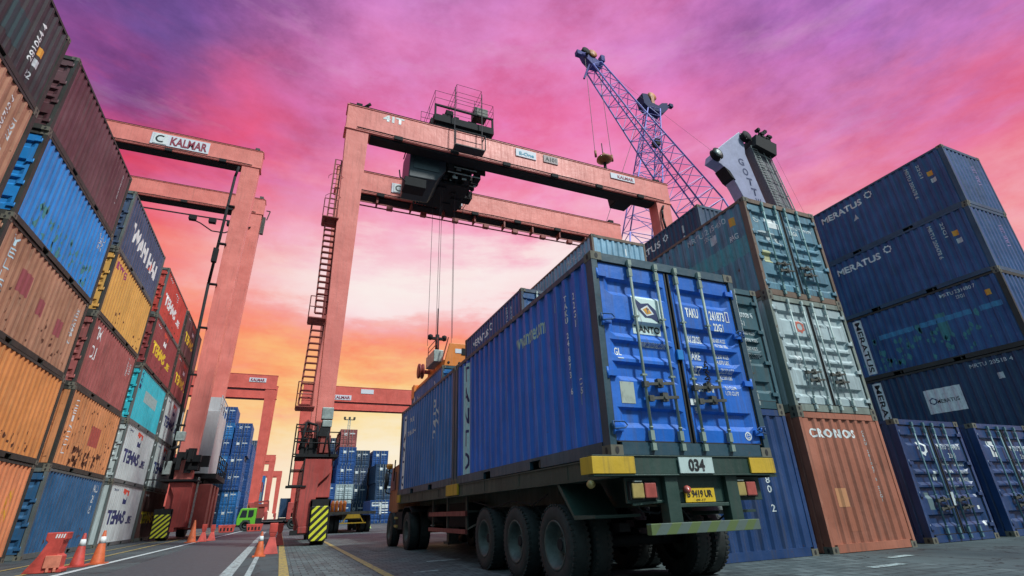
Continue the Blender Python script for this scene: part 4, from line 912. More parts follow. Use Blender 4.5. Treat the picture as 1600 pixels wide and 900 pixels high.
# machinery above the sill
m = MB(); m.box(.25, 1.75, 20.95, 22.7, 2.96, 3.06); rnd = random.Random(4)
for k in range(16):
    x, y = rnd.uniform(.3, 1.1), rnd.uniform(21.0, 22.0); a_, b_, c__ = rnd.uniform(.1, .3), rnd.uniform(.1, .35), rnd.uniform(.15, .7); m.box(x, x+a_, y, y+b_, 3.06, 3.06+c__*1.3)
m.path([(.35, 21.0, 3.2), (.5, 20.95, 4.2), (.9, 20.95, 4.1), (.95, 21.0, 3.3)], .045, 8); m.path([(1.2, 20.95, 3.1), (1.3, 20.92, 3.9), (1.45, 20.95, 3.0)], .03, 8); rail(m, [(.25, 20.95, 3.06), (1.75, 20.95, 3.06), (1.75, 22.6, 3.06)], .8)
B1(m, 'machinery', BLACK)
m = MB(); m.prism([(.28, 4.1), (.55, 4.35), (.75, 4.15), (.72, 3.55), (.5, 3.2)], 21.1, 21.3, 'y'); m.box(1.05, 1.42, 20.95, 21.35, 3.1, 3.75); B1(m, 'bracket', CRDARK, bevel=.02)
m = MB(); m.box(1.0, 1.42, 20.98, 21.3, 4.35, 4.8); m.box(1.05, 1.4, 20.9, 21.0, 4.05, 4.3); B1(m, 'motor_box', STEEL, bevel=.02); m = MB(); m.hexa([(.95, 20.9, 3.7), (1.35, 20.9, 3.7), (1.35, 21.3, 3.7), (.95, 21.3, 3.7)], [(1.05, 20.95, 4.3), (1.38, 20.95, 4.3), (1.38, 21.3, 4.3), (1.05, 21.3, 4.3)]); B1(m, 'motor_housing', BLACK)
def crane_wheels(t, cx, cy, spots, r=.80):
    for x, y in spots: wheel(t, x-cx, y-cy, r, r=r, wd=.5, rim=.42, d=-1, deep=False)
crane_wheels(cr1, c1['cx'], c1['cy'], [(1.38, 21.75), (1.38, 26.9), (20.0, 21.75), (20.0, 26.9)])
def haz_board(t, cx, cy, x0, x1, y):
    m = MB(); m.box(x0, x1, -.03, .03, -.58, .55); b = m.build('hazard_board', HAZ, t, .02, (-cx, y-cy, .72)); return b
haz_board(cr1, c1['cx'], c1['cy'], 1.03, 1.60, 20.85)
m = MB(); m.box(.98, 1.66, 20.9, 20.98, 1.25, 1.5); m.box(.98, 1.03, 20.9, 21.3, .2, 1.45); m.box(1.60, 1.66, 20.9, 21.3, .2, 1.45); m.box(.4, 1.0, 21.0, 21.3, .35, .5); B1(m, 'wheel_guard', BLACK)
# cable pipe on right leg
m = MB(); m.path([(20.2, 21.45, 18.6), (20.0, 21.4, 18.2), (19.95, 21.4, 17.6), (20.05, 21.4, 16.8), (20.1, 21.4, 12)], .07, 8); B1(m, 'cable_pipe', BLACK)
m = MB(); m.box(19.9, 20.4, 21.6, 22.0, 20.47, 20.75); m.box(.9, 1.2, 21.6, 22.0, 20.47, 20.75); m.tube((1.3, 21.7, 20.6), (1.6, 21.5, 20.8), .08); B1(m, 'floodlight', BLACK)
m = MB(); m.box(20.0, 20.4, 27.1, 27.5, 20.47, 20.8); B1(m, 'floodlight', BLACK)
# trolley
m = MB()
X0, X1 = 5.0, 8.5
m.box(X0, X1, 21.35, 28.0, 20.75, 20.95); m.box(X0+.1, X1-.1, 21.5, 27.8, 20.49, 20.75)
for y in (21.38, 24.4, 27.9):
    m.box(X0, X1, y, y+.1, 20.95, 21.0); m.box(X0, X0+.1, y, y+.1, 20.95, 21.9); m.box(X1-.1, X1, y, y+.1, 20.95, 21.9); m.box(X0, X1, y, y+.1, 21.85, 21.95)
rnd = random.Random(11)
for k in range(60):
    x, y = rnd.uniform(X0+.1, X1-.8), rnd.uniform(21.5, 27); m.box(x, x+rnd.uniform(.2, .7), y, y+rnd.uniform(.2, 1), 20.95, 21.1+rnd.uniform(.3, .95))
m.box(X0, X1, 21.36, 21.40, 20.9, 21.2)
m.tube((X0+.4, 22.6, 21.4), (X1-.4, 22.6, 21.4), .36, 16); m.tube((X0+.4, 25.6, 21.4), (X1-.4, 25.6, 21.4), .36, 16)
trol = B1(m, 'trolley', BLACK)
m = MB(); rail(m, [(X0, 21.4, 21.9), (X1, 21.4, 21.9), (X1, 27.9, 21.9), (X0, 27.9, 21.9), (X0, 21.4, 21.9)], 1.0, .013); rail(m, [(6.2, 21.2, 21.9), (7.7, 21.2, 21.9), (7.7, 23, 21.9), (6.2, 23, 21.9), (6.2, 21.2, 21.9)], 1.7, .012, 3)
for x in (6.1, 7.7): m.path([(x, 21.15, 18.95), (x, 21.15, 23.3)], .03)
m.path([(6.1, 21.15, 19.0), (7.7, 21.15, 19.0)], .03); m.path([(6.1, 21.15, 19.6), (7.7, 21.15, 19.6)], .025)
m.box(6.05, 7.75, 20.75, 21.3, 18.9, 18.96); m.path([(6.05, 20.75, 19.9), (7.75, 20.75, 19.9), (7.75, 21.3, 19.9)], .03); m.path([(6.05, 20.75, 18.95), (6.05, 20.75, 19.9)], .03); m.path([(7.75, 20.75, 18.95), (7.75, 20.75, 19.9)], .03)
rail(m, [(4.3, 21.6, 20.5), (5.0, 21.6, 20.5)], .8, .015); B1(m, 'railing', ROPE, trol); m = MB(); m.box(7.4, 8.2, 21.5, 22.2, 22.05, 22.6); B1(m, 'cabinet', DSTEEL, trol)
m = MB(); rnd = random.Random(5)          # hanging machinery below
m.box(4.9, 8.1, 22.5, 22.7, 18.95, 20.5); m.box(4.9, 8.1, 26.2, 26.4, 18.6, 20.5)
for k in range(40):
    x, y, z = rnd.uniform(5.0, 7.4), rnd.uniform(22.6, 25.5), rnd.uniform(18.2, 19.9); m.box(x, x+rnd.uniform(.5, 1.1), y, y+rnd.uniform(.4, .9), z, z+rnd.uniform(.25, .7))
for k in range(150):
    x, y, z = rnd.uniform(5.0, 8.1), rnd.uniform(22.2, 26.0), rnd.uniform(17.8, 20.3)
    if z < 18.4 and x > 7.2: continue
    m.box(x, x+rnd.uniform(.1, .6), y, y+rnd.uniform(.1, .8), z, z+rnd.uniform(.06, .5))
for k in range(26):
    x, y = rnd.uniform(5.0, 7.9), rnd.uniform(22.4, 26.0); m.beam((x, y, 17.9), (x+rnd.uniform(-.5, .5), y+rnd.uniform(-.3, .3), 20.5), .07)
m.box(5.2, 7.6, 23.0, 25.6, 17.9, 18.05); B1(m, 'hoist_machinery', BLACK, trol)
rnd = random.Random(21); m = MB()
for k in range(22): x, y, z = rnd.uniform(5.9, 8.0), rnd.uniform(22.15, 23.2), rnd.uniform(17.8, 20.0); m.box(x, x+rnd.uniform(.08, .28), y-.05, y, z, z+rnd.uniform(.06, .16))
for k in range(5): z = 18.2+k*.4; m.box(6.1, 8.0-.2*k, 22.3, 22.34, z, z+.05)
B1(m, 'machine_glint', STEEL, trol)  # small steel boxes added as glints on the black hoist machinery
m = MB(); rail(m, [(7.0, 24.4, 17.9), (8.2, 24.4, 18.2), (8.2, 26.2, 18.2)], 1.1, .02, 3); ladder(m, (7.1, 24.3, 17.8), (8.3, 24.3, 19.6), .5, 7); B1(m, 'service_stair', BLACK, trol)
m = MB(); m.prism([(3.95, 17.35), (4.0, 19.9), (4.3, 20.1), (6.0, 20.1), (6.0, 18.2), (5.5, 17.4)], 22.3, 24.6, 'y'); cb = B1(m, 'operator_cab', plain('cab_dark_paint', (.03, .035, .045), .4), trol, bevel=.06)
m = MB(); m.box(4.2, 5.6, 22.27, 22.295, 17.95, 19.7); B1(m, 'cab_window', GLASS, cb)
m = MB(); m.box(3.75, 4.9, 22.2, 23.0, 16.7, 17.25); m.path([(3.8, 22.2, 16.9), (3.5, 22.2, 17.1), (3.45, 22.3, 17.6)], .04); m.path([(3.9, 22.2, 19.9), (3.6, 22.1, 18.2)], .035); B1(m, 'lamp_box', BLACK, trol, bevel=.04)
m = MB()
ROX = (6.2, 6.9, 8.0, 5.7)
for x, y, zb in ((5.95, 23.2, 8.9), (6.1, 23.4, 8.9), (6.9, 23.6, 9.0), (7.2, 24.8, 9.0), (5.95, 24.9, 8.9)): m.tube((x, y, zb), (x, y, 18.0), .012, 5)
B1(m, 'hoist_rope', ROPE)
m = MB(); m.tube((6.05, 23.3, 7.9), (6.05, 23.3, 9.0), .10, 8); m.box(5.7, 6.4, 23.2, 23.4, 8.75, 8.85); m.lathe([(.12, -.1), (.16, 0), (.12, .1)], 'x', (5.7, 23.3, 8.85), 12); m.lathe([(.12, -.1), (.16, 0), (.12, .1)], 'x', (6.4, 23.3, 8.85), 12); m.tube((6.05, 23.3, 9.0), (6.05, 23.3, 10.4), .03, 6); B1(m, 'rope_block', BLACK)
# spreader (orange frame)
HX, HY, HZ = 5.72, 21.0, 4.25        # lifted container near-left-bottom corner
m = MB(); zt = HZ+H
m.prism([(5.85, zt+.05), (7.6, zt+.05), (7.6, zt+.95), (7.45, zt+1.12), (6.1, zt+1.12), (5.95, zt+.55)], 21.2, 21.34, 'y'); m.box(5.85, 7.9, 21.34, 22.6, zt+.05, zt+.35); m.box(5.9, 6.1, 21.3, 26.8, zt+.05, zt+.3); m.box(7.6, 7.8, 21.3, 26.8, zt+.05, zt+.3)
m.box(5.72, 8.1, 26.6, 26.95, zt+.03, zt+.4); m.box(5.7, 5.85, 26.5, 27.1, HZ+H-.35, zt+.35); m.box(5.9, 7.8, 23.0, 24.4, zt+.3, zt+.8); sp = B1(m, 'spreader', ORANGE, bevel=.02)
m = MB(); m.box(6.35, 7.15, 21.185, 21.198, zt+.66, zt+.86); B1(m, 'window', SIGNW, sp); m = MB(); m.box(6.65, 6.85, 21.17, 21.184, zt+.6, zt+.9)
for x in (6.05, 6.55, 6.85, 7.3): m.lathe([(0, -.012), (.06, -.01), (.06, .01)], 'y', (x, 21.19, zt+.2), 10)
B1(m, 'bolt', BLACK, sp)
m = MB(); m.lathe([(.10, -.12), (.36, -.12), (.36, -.05), (.14, -.04), (.14, .04), (.36, .05), (.36, .12), (.10, .12)], 'x', (5.45, 24.0, zt+.45), 24); m.box(5.45, 5.9, 23.9, 24.1, zt+.35, zt+.5); B1(m, 'cable_reel', CRDARK, sp)
m = MB(); m.box(5.5, 5.95, 21.7, 23.2, zt+.35, zt+.9); B1(m, 'hydraulic_box', STEEL, sp, bevel=.02); m = MB(); rail(m, [(5.6, 21.5, zt+.9), (5.6, 23.2, zt+.9)], .5, .02); m.beam((5.8, 21.4, zt+.3), (6.05, 21.3, zt+1.4), .05); B1(m, 'guard_frame', CRDARK, sp)
hc = container(HX, HY, HZ, C_['blue2'], 'blue container hanging from the orange spreader of the central crane', 'D', 2, 'lifted container', frame_mat=MATS['green_blue_frame_paint'])
del hc['group']
P(hc, 'L', u_(5.7), u_(5.35), .2, 2.3, DIMW); T(hc, 'TAKU 2418', 'L', u_(4.9), u_(3.7), 1.7, 1.9, DIMW); T(hc, 'TAKU', 'L', u_(4.9), u_(4.3), 2.0, 2.2, DIMW); T(hc, '22', 'L', u_(1.4), u_(1.1), 1.7, 2.2, DIMW)

# crane 2, left, standing astride the wall of stacks
K = dict(cx=(-26.5-4.8)/2, cy=(35.2+42)/2)
cr2, B2 = rtg('gantry_crane', -26.5, -4.75, 35.2, 42.0, 26.2, CRANE, 'coral gantry crane astride the left wall of containers, white sign on its beam', bd=1.5, lw=1.15, taper=.9)
s_ = board(B2, -11.7, -8.15, 25.0, 25.95, 35.2, SIGNW); ctext(B2, s_, 'KALMAR', -10.55, -8.3, 25.12, 25.82, 35.13, MARR, **K); logo(s_, -11.15, 25.48, .42, 35.14, **K)
m = MB(); m.path([(-6.05, 35.1, 24.4), (-6.15, 35.1, 23.5), (-6.25, 35.1, 15), (-6.05, 35.1, 3.4)], .09, 8); m.box(-6.4, -6.1, 34.9, 35.2, 16.6, 17.6)
for z in range(6, 24, 3): m.box(-6.2, -5.75, 35.0, 35.25, z, z+.08)
B2(m, 'cable_pipe', BLACK)
m = MB(); m.path([(-9.9+.9*k, 41.95, 23.3-(.9 if k in (2, 3) else .35 if k in (1, 4) else 0)) for k in range(6)], .05, 6); m.box(-13.5, -5.9, 41.9, 41.96, 23.5, 23.6)
for x in (-9.6, -6.9, -8.2): m.box(x-.25, x+.25, 41.7, 42.1, 23.1, 23.5)
B2(m, 'festoon_cable', BLACK)
m = MB(); m.box(-5.3, -5.0, 35.4, 35.8, 26.2, 26.6); m.box(-4.7, -4.45, 42.2, 42.5, 23.0, 24.6); m.path([(-4.5, 42.3, 25.3), (-4.2, 42.3, 25.3), (-4.35, 42.3, 24.4)], .05); m.box(-5.2, -4.9, 42.2, 42.6, 26.2, 26.6); B2(m, 'floodlight', DSTEEL)
m = MB(); m.box(-6.2, -4.35, 37.2, 41.4, 3.5, 7.3); eh = B2(m, 'electrical_house', HOUSE, bevel=.02)
m = MB(); m.box(-5.4, -4.6, 39.5, 41.2, 7.3, 8.6); m.box(-5.9, -4.5, 37.17, 37.196, 3.55, 3.85); rail(m, [(-4.4, 37.3, 7.3), (-4.4, 41.3, 7.3)], 1.0, .03)
B2(m, 'roof_unit', HOUSE, eh)
m = MB(); m.box(-6.2, -3.8, 36.4, 42.0, 3.2, 3.48); m.box(-5.9, -4.5, 37.3, 41.2, 2.6, 3.2); rail(m, [(-3.8, 36.4, 3.48), (-3.8, 41.9, 3.48)], 1.0, .03, 3); rnd = random.Random(6)
for k in range(18): x, y, z = rnd.uniform(-6.2, -4.8), rnd.uniform(34.6, 36.2), rnd.uniform(2.9, 4.3); m.box(x, x+rnd.uniform(.15, .6), y, y+rnd.uniform(.2, .6), z, z+rnd.uniform(.2, .7))
m.path([(-6.2, 34.6, 3.2), (-6.1, 34.5, 4.6), (-5.7, 34.5, 4.8)], .08, 8); m.box(-8.2, -4.6, 34.55, 34.62, 3.0, 3.06); m.box(-6.3, -4.5, 34.5, 36.5, 2.95, 3.05); B2(m, 'machinery', BLACK)
m = MB(); m.box(-6.25, -5.9, 34.5, 34.8, 3.3, 4.0); m.box(-6.0, -5.55, 34.45, 34.9, 5.1, 5.6); B2(m, 'motor_box', STEEL, bevel=.02)
m = MB()
for y in (36.4, 38.2, 40.0): m.box(-5.75, -3.95, y, y+.9, .5, 2.9)
B2(m, 'side_cabinet', CRDARK, bevel=.03)
m = MB(); ladder(m, (-4.55, 35.6, .6), (-4.55, 35.6, 3.2), .4, 10, wdir=Vector((0, 1, 0)), flat=False); B2(m, 'ladder', STEEL)
crane_wheels(cr2, K['cx'], K['cy'], [(-5.75, 35.45), (-5.75, 41.9), (-25.6, 35.45), (-25.6, 41.9)], r=.85); haz_board(cr2, K['cx'], K['cy'], -6.15, -5.40, 34.5)
m = MB(); m.box(-6.2, -5.35, 34.53, 34.62, 1.27, 1.55); m.box(-5.40, -5.34, 34.53, 35.0, .2, 1.5); B2(m, 'wheel_guard', BLACK)
# farther cranes
cr3, B3 = rtg('gantry_crane', .9, 22.0, 84, 91, 19.9, CRANE2, 'red gantry crane far down the lane, seen between the crane leg and the trailer load', bd=2.4, lw=1.6, taper=1.0, det=False)
s_ = board(B3, 5.2, 8.1, 17.75, 18.5, 84, SIGNW); ctext(B3, s_, 'KALMAR', 5.4, 7.9, 17.9, 18.35, 83.92, MARR, cx=11.45, cy=87.5); board(B3, 9.5, 11.5, 18.9, 19.6, 84, SIGNW)
cr4, B4 = rtg('gantry_crane', -24.0, -2.9, 80, 87, 20.0, CRANE2, 'red gantry crane far down the lane on the left, above the green truck', bd=2.0, lw=1.3, taper=.95, det=False)
s_ = board(B4, -6.5, -4.3, 18.9, 19.5, 80, SIGNW); ctext(B4, s_, 'KALMAR', -6.3, -4.5, 19.0, 19.4, 79.92, MARR, cx=-13.45, cy=83.5)
rtg('gantry_crane', -32, -3.6, 185, 193, 19.5, CRANE2, 'faint red gantry crane, nearer of the two at the far end of the lane', bd=2.0, lw=1.6, taper=1.2, det=False)
rtg('gantry_crane', -34, -1.4, 250, 258, 19.5, CRANE2, 'farthest small red gantry crane at the end of the lane', bd=2.0, lw=1.8, taper=1.4, det=False)

# ---------------------------------------------------------------- harbour cranes behind the stacks
def lattice(m, a, b, wa, wb, n, r=.11, rb=.06, up=Vector((0, 1, 0))):
    a, b = Vector(a), Vector(b); ax = (b-a).normalized(); s = ax.cross(up).normalized(); t = s.cross(ax).normalized()
    def cor(f):
        c = a+(b-a)*f; w_ = (wa+(wb-wa)*f)/2; return [c+s*w_+t*w_, c-s*w_+t*w_, c-s*w_-t*w_, c+s*w_-t*w_]
    R_ = [cor(i/n) for i in range(n+1)]
    for i in range(4): m.tube(R_[0][i], R_[-1][i], r, 7)
    for k in range(n):
        for i in range(4):
            j = (i+1) % 4
            m.tube(R_[k][i], R_[k+1][j] if k % 2 else R_[k+1][i] if False else R_[k+1][j], rb, 5)
            m.tube(R_[k][i], R_[k][j], rb, 5)
def sheave(m, c, r, axis='y', w_=.35): m.lathe([(r*.25, -w_/2), (r, -w_/2), (r*.86, -w_*.2), (r*.86, w_*.2), (r, w_/2), (r*.25, w_/2)], axis, c, 20, cap=False); m.lathe([(r*.27, -w_*.6), (r*.27, w_*.6)], axis, c, 12); m.lathe([(r*.26, -w_*.1), (r*.9, -w_*.1), (r*.9, w_*.1), (r*.26, w_*.1)], axis, c, 20, cap=False)
hcr = empty('harbour_crane', (50, 37.5, 0), 'lilac lattice boom and pale tower of the harbour crane rising behind the stacks', 'harbour crane', 'harbour cranes behind the stacks')
def BH(m, nm, mats, parent=None, bevel=0., o=(50, 37.5, 0), t=None):
    for v in m.bm.verts: v.co -= Vector(o)
    return m.build(nm, mats, parent or t or hcr, bevel)
m = MB(); lattice(m, (27.9, 37, 49.6), (40.6, 37, 31.9), 1.5, 3.7, 13, .10, .045); lattice(m, (40.6, 37, 31.9), (50.5, 37, 17.5), 3.7, 2.2, 6, .10, .05); bo = BH(m, 'boom', LILAC)
m = MB(); m.prism([(26.3, 51.0), (26.9, 51.2), (29.0, 50.1), (28.9, 49.7), (27.4, 49.5), (26.6, 50.3)], 36.5, 37.5, 'y'); m.tube((26.4, 36.5, 50.6), (25.3, 36.5, 50.2), .3, 8); m.path([(27.0, 36.6, 49.3), (25.8, 36.3, 46.3)], .12); m.box(25.1, 25.7, 36, 36.6, 49.8, 50.4); m.box(28.6, 29.1, 36.2, 36.9, 50.3, 51.2); BH(m, 'boom_head', paint('deep_violet_crane_paint', (.06, .06, .25), .75, .2, .4, .4), bo)
m = MB(); sheave(m, (27.6, 36.6, 51.2), .6); BH(m, 'sheave', paint('dull_orange_paint', (.45, .15, .03), .5, .4, .5, .4), bo); m = MB(); sheave(m, (26.5, 36.4, 51.0), .55); m.box(36.2-1.6, 35.2, 36.0, 36.8, 39.3, 40.1); BH(m, 'sheave', BLACK, bo)
TWR = [(42.9, 39.4), (44.3, 39.2), (45.6, 38.8), (46.1, 37.4), (46.9, 34.4), (51.5, 12.0), (58.6, 12.0), (53.2, 35.8), (50.0, 42.2), (50.2, 45.3), (49.4, 46.1), (45.0, 42.3), (43.3, 40.6)]
m = MB(); m.prism([(43.3, 39.7), (44.6, 39.3), (45.7, 38.3), (46.5, 36.6), (47.3, 34.4), (52.0, 12.0), (56.0, 12.0), (50.6, 35.8), (49.4, 42.2), (49.9, 45.3), (49.3, 45.8), (45.6, 42.6), (43.7, 40.8)], 36.3, 37.7, 'y'); tw = BH(m, 'tower', TOWERW, bevel=.06)
m = MB(); m.prism([(50.2, 43.4), (57.4, 12.0), (60.6, 12.0), (54.9, 35.5), (53.4, 43.0)], 36.0, 38.4, 'y'); BH(m, 'tower_rear', plain('tower_grey_steel', (.16, .15, .17), .5), tw)  # grey steel for the ladder side of the tower
m = MB(); ladder(m, (55.6, 35.8, 20), (50.6, 35.8, 43.4), .9, 60, wdir=Vector((1, 0, 0)), flat=False, r=.05); m.path([(58.3, 35.8, 20), (53.2, 35.8, 43)], .07); m.path([(57.3, 35.8, 20), (52.2, 35.8, 43)], .05)
for k in range(12): f = k/12; m.path([(51.0+5*f, 35.8, 42.5-22.0*f), (53.3+5*f, 35.8, 42.0-22.0*f)], .05)
BH(m, 'ladder', STEEL, tw)
m = MB(); m.prism([(50.4, 43.2), (53.8, 42.4), (54.4, 44.4), (50.9, 45.0)], 35.2, 38.8, 'y'); m.box(52.4, 54.4, 35.8, 38, 44.6, 45.9); m.path([(52.6, 36, 45.8), (52.9, 36, 47.3)], .12); rnd = random.Random(3)
for k in range(10): x, z = rnd.uniform(52.2, 54.2), rnd.uniform(45, 46.8); m.box(x, x+.4, 35.6, 36.2, z, z+.35)
sheave(m, (43.8, 36.0, 40.3), .85, 'y', .5); sheave(m, (49.9, 36.0, 44.9), .8, 'y', .5); m.prism([(44.9, 39.0), (45.7, 38.5), (46.3, 37.3), (45.8, 37.6)], 36.2, 37.8, 'y'); BH(m, 'sheave_housing', BLACK, tw)
m = MB(); sheave(m, (43.8, 35.7, 40.3), .5, 'y', .2); BH(m, 'sheave_hub', STEEL, tw)
m = MB(); m.path([(43.8, 36.5, 41.2), (28.3, 36.8, 50.2)], .012, 4); m.path([(54.0, 36, 45.5), (60.5, 36, 22)], .012, 4); BH(m, 'boom_rope', ROPE)
# the crane name runs down the tower face
txt = 'GOTTWALD'
for i, ch in enumerate(txt):
    f = i*1.45; xx = 48.2+f*.225; zz = 40.6-f*1.0
    bm = fitted(ch, xx-.46, xx+.46, zz-.55, zz+.55, 0, .03)
    for v in bm.verts: v.co = Vector((v.co.x-50, 36.28-37.5, v.co.y))
    me = bpy.data.meshes.new('marking'); bm.to_mesh(me); bm.free(); me.materials.append(NAVYM); inst('marking', me, tw)
m = MB(); m.box(49.5, 61.5, 33.5, 41.5, 3.0, 7.0); m.box(51, 61, 34.5, 40.5, 7.0, 12.1); BH(m, 'machine_house', TOWERW, bevel=.05)
m = MB(); m.box(47, 64, 32.5, 42.5, 1.6, 3.0); rw = BH(m, 'carriage', BLACK)
for k in range(8):
    for y in (33.0, 42.0): wheel(rw, 48+k*2.1-50, y-37.5, .8, r=.8, wd=.5, rim=.42, deep=False)
# hook block and grab hanging from the boom tip
hk = empty('hook_block', (27.4, 36.6, 29.8), 'orange hook block with dark grab hanging on ropes from the lilac boom tip', 'hook block')
def BK(m, nm, mats, parent=None, bevel=0.): return BH(m, nm, mats, parent, bevel, (27.4, 36.6, 29.8), hk)
m = MB()
for x in (26.3, 28.4): m.tube((x, 36.6, 35.9), (x-.1+(.3 if x < 27 else 0), 36.6, 50.6), .03, 4)
m.tube((27.3, 36.6, 35.9), (27.3, 36.6, 37.6), .06, 6); BK(m, 'hoist_rope', ROPE)
m = MB(); m.lathe([(0, 35.0), (.35, 35.0), (.85, 35.35), (.8, 35.6), (.35, 35.8), (.12, 36.3)], 'z', (27.4, 36.6, 0), 16); m.tube((26.35, 36.6, 35.5), (26.35, 36.6, 36.3), .13); m.tube((28.45, 36.6, 35.5), (28.45, 36.6, 36.3), .13); BK(m, 'block', paint('brown_orange_paint', (.28, .10, .03), .5, .3, .5, .4))
m = MB(); m.tube((27.4, 36.6, 32.2), (27.4, 36.6, 35.1), .16, 8); m.box(26.3, 28.9, 36.2, 37.0, 31.8, 32.4); m.prism([(26.3, 32.3), (27.6, 32.4), (28.9, 31.5), (29.3, 30.4), (29.1, 29.9), (27.7, 29.9), (27.6, 30.7), (26.9, 31.2)], 36.0, 37.2, 'y'); m.box(27.8, 29.6, 35.9, 37.3, 29.75, 30.0); m.path([(29.3, 36.2, 32.0), (29.4, 36.2, 30.0)], .07); m.path([(28.9, 36.2, 31.8), (29.3, 36.2, 32.0)], .07)
for k in range(8): x, z = rnd.uniform(26.8, 28.6), rnd.uniform(30.6, 32.2); m.box(x, x+.3, 35.8, 36.2, z, z+.25)
BK(m, 'grab', BLACK)
# second harbour crane, boom almost upright
h2 = empty('harbour_crane', (40, 50, 0), 'second lilac lattice boom, nearly upright, crossing behind the first', 'harbour crane', 'harbour cranes behind the stacks')
def B5(m, nm, mats, parent=None, bevel=0.): return BH(m, nm, mats, parent, bevel, (40, 50, 0), h2)
m = MB(); lattice(m, (47.3, 49, 59.6), (44.4, 49, 47.5), 2.0, 3.3, 7, .10, .05, Vector((.3, 1, 0))); lattice(m, (44.4, 49, 47.5), (41.0, 49, 34.0), 3.3, 4.6, 5, .10, .055, Vector((.3, 1, 0))); lattice(m, (41.0, 49, 34.0), (37.2, 49, 12.0), 4.6, 3.0, 6, .11, .06, Vector((.3, 1, 0))); b5 = B5(m, 'boom', LILAC)
m = MB(); m.prism([(45.3, 60.2), (46.2, 59.4), (48.8, 59.2), (50.0, 60.4), (50.2, 61.8), (49.0, 61.4), (48.2, 60.6), (46.8, 60.8), (46.2, 62.4), (45.2, 62.2)], 48.2, 49.8, 'y'); m.tube((50, 49, 61), (51.6, 49, 62.4), .16); m.box(51.2, 51.9, 48.7, 49.3, 62.0, 62.6); B5(m, 'boom_head', plain('dark_blue_steel', (.015, .02, .10), .8), b5)
m = MB(); sheave(m, (47.4, 48.6, 62.5), .85); m.box(47.1, 47.7, 48.4, 49, 61.0, 62.6); B5(m, 'sheave', MATS['dull_orange_paint'], b5)
m = MB(); m.prism([(27, 2.8), (41, 2.8), (41, 8), (38.5, 12.5), (36, 12.5), (34, 8.5), (27, 8)], 46.5, 51.5, 'y'); m.prism([(31, 8), (35, 8), (33.2, 30), (31.8, 30)], 48.2, 49.8, 'y'); B5(m, 'machine_house', TOWERW, bevel=.05)
m = MB(); m.path([(33.0, 49, 30), (46.0, 49, 61.0)], .04, 4); B5(m, 'boom_rope', ROPE)
m = MB(); m.box(25, 42, 44.5, 53.5, 1.5, 2.8); c5_ = B5(m, 'carriage', BLACK)
for k in range(8):
    for y in (45, 53): wheel(c5_, 26+k*2.1-40, y-50, .8, r=.8, wd=.5, rim=.42, deep=False)

# ---------------------------------------------------------------- far stacks
FB = [C_['bluedoor'], C_['blue2'], C_['sky']]
GFL = 'far blue stacks left of the lane'; GFM = 'far stacks beyond the flatbed truck'
o6 = ['bottom', 'second', 'third', 'fourth', 'fifth', 'sixth']
def fmark(c, k):
    if k % 3 == 2: drape(ring(-.4, 1.85, .2, .45, 10), 'D', c, WHITE, -.028+.034, 'emblem').location = (0, -.035, 0)
    else: P(c, 'D', -.62, -.25, 1.7, 2.15, WHITE, .006, 'sticker').location = (0, -.035, 0)
    P(c, 'D', .2, .9, 1.9, 2.05, DIMW, .006, 'marking').location = (0, -.035, 0)
for col, (x, tiers) in enumerate(((-8.55, 6), (-11.2, 7))):
    for k in range(tiers):
        xo = .55 if (col == 0 and k < 3) else 0
        mt = C_[('blue2', 'blue2', 'bluedoor', 'bluedoor', 'bluedoor', 'bluedoor', 'blue2')[k] if col == 0 else ('navy', 'navy', 'navy', 'blue2', 'bluedoor', 'blue2', 'bluedoor')[k]]
        c = container(x-.35*(k < 4)*(1 if col == 0 else 0), 96+(0 if k != 2 else -.2), k*H, mt, '%s container of the %s far blue stack behind the green truck' % ((o6+['topmost'])[k], 'right-hand' if col == 0 else 'left-hand'), 'D', 1, GFL)
        fmark(c, k)
for j, (y, tiers) in enumerate(((103, 5), (110, 5), (118, 6), (128, 5), (140, 6), (152, 5), (166, 4), (180, 5))):
    for k in range(tiers):
        mt = C_[('bluedoor', 'navy', 'blue2', 'white', 'teal', 'sky', 'maroon', 'slate', 'orange')[(j*3+k*2) % 9] if j > 1 else 'bluedoor']
        container(-8.3+.35*(j > 1), y, k*H, mt, '%s container of the far left stack %s' % (o6[k], ('just behind the blue doors', 'second behind the blue doors', 'third behind the blue doors', 'beside the far crane leg', 'beyond the far crane leg', 'well beyond the far crane leg', 'near the lane end', 'last at the lane end')[j]), 'D', 1, GFL)
mid = [(4.05, 88, ('teal2', 'navy', 'teal2', 'slate'), 'grey-topped stack at the left', 1),
       (6.85, 82, ('navy2', 'white', 'bluedoor', 'bluedoor', 'dusty'), 'stack with the brown container on top', 0),
       (4.2, 80, ('navy', 'bluedoor'), 'low pair with the ring emblem', 2),
       (5.9, 92, ('navy2', 'navy', 'navy', 'bluedoor', 'navy'), 'dark stack behind the brown-topped one', 1),
       (9.4, 86, ('navy', 'navy', 'slate', 'navy'), 'stack right of the brown-topped one', 1),
       (12.3, 86, ('navy', 'navy2', 'navy', 'bluedoor'), 'tall dark stack left of the orange cab', 0),
       (12.1, 79.5, ('navy', 'navy', 'navy'), 'navy stack in front of the tall dark one', 1),
       (15.0, 88, ('navy2', 'navy', 'bluedoor'), 'stack beside the orange cab', 2), (17.7, 90, ('navy', 'dbrown', 'navy2'), 'last stack behind the truck cab', 1)]
for x, y, ks, nm, mk in mid:
    for k, key in enumerate(ks):
        c = container(x+(.12 if k % 2 else 0), y, k*H, C_[key], '%s container of the far %s' % (o6[k], nm), 'D', 1, GFM)
        if mk < 2 or k == 1: fmark(c, k+mk+1)
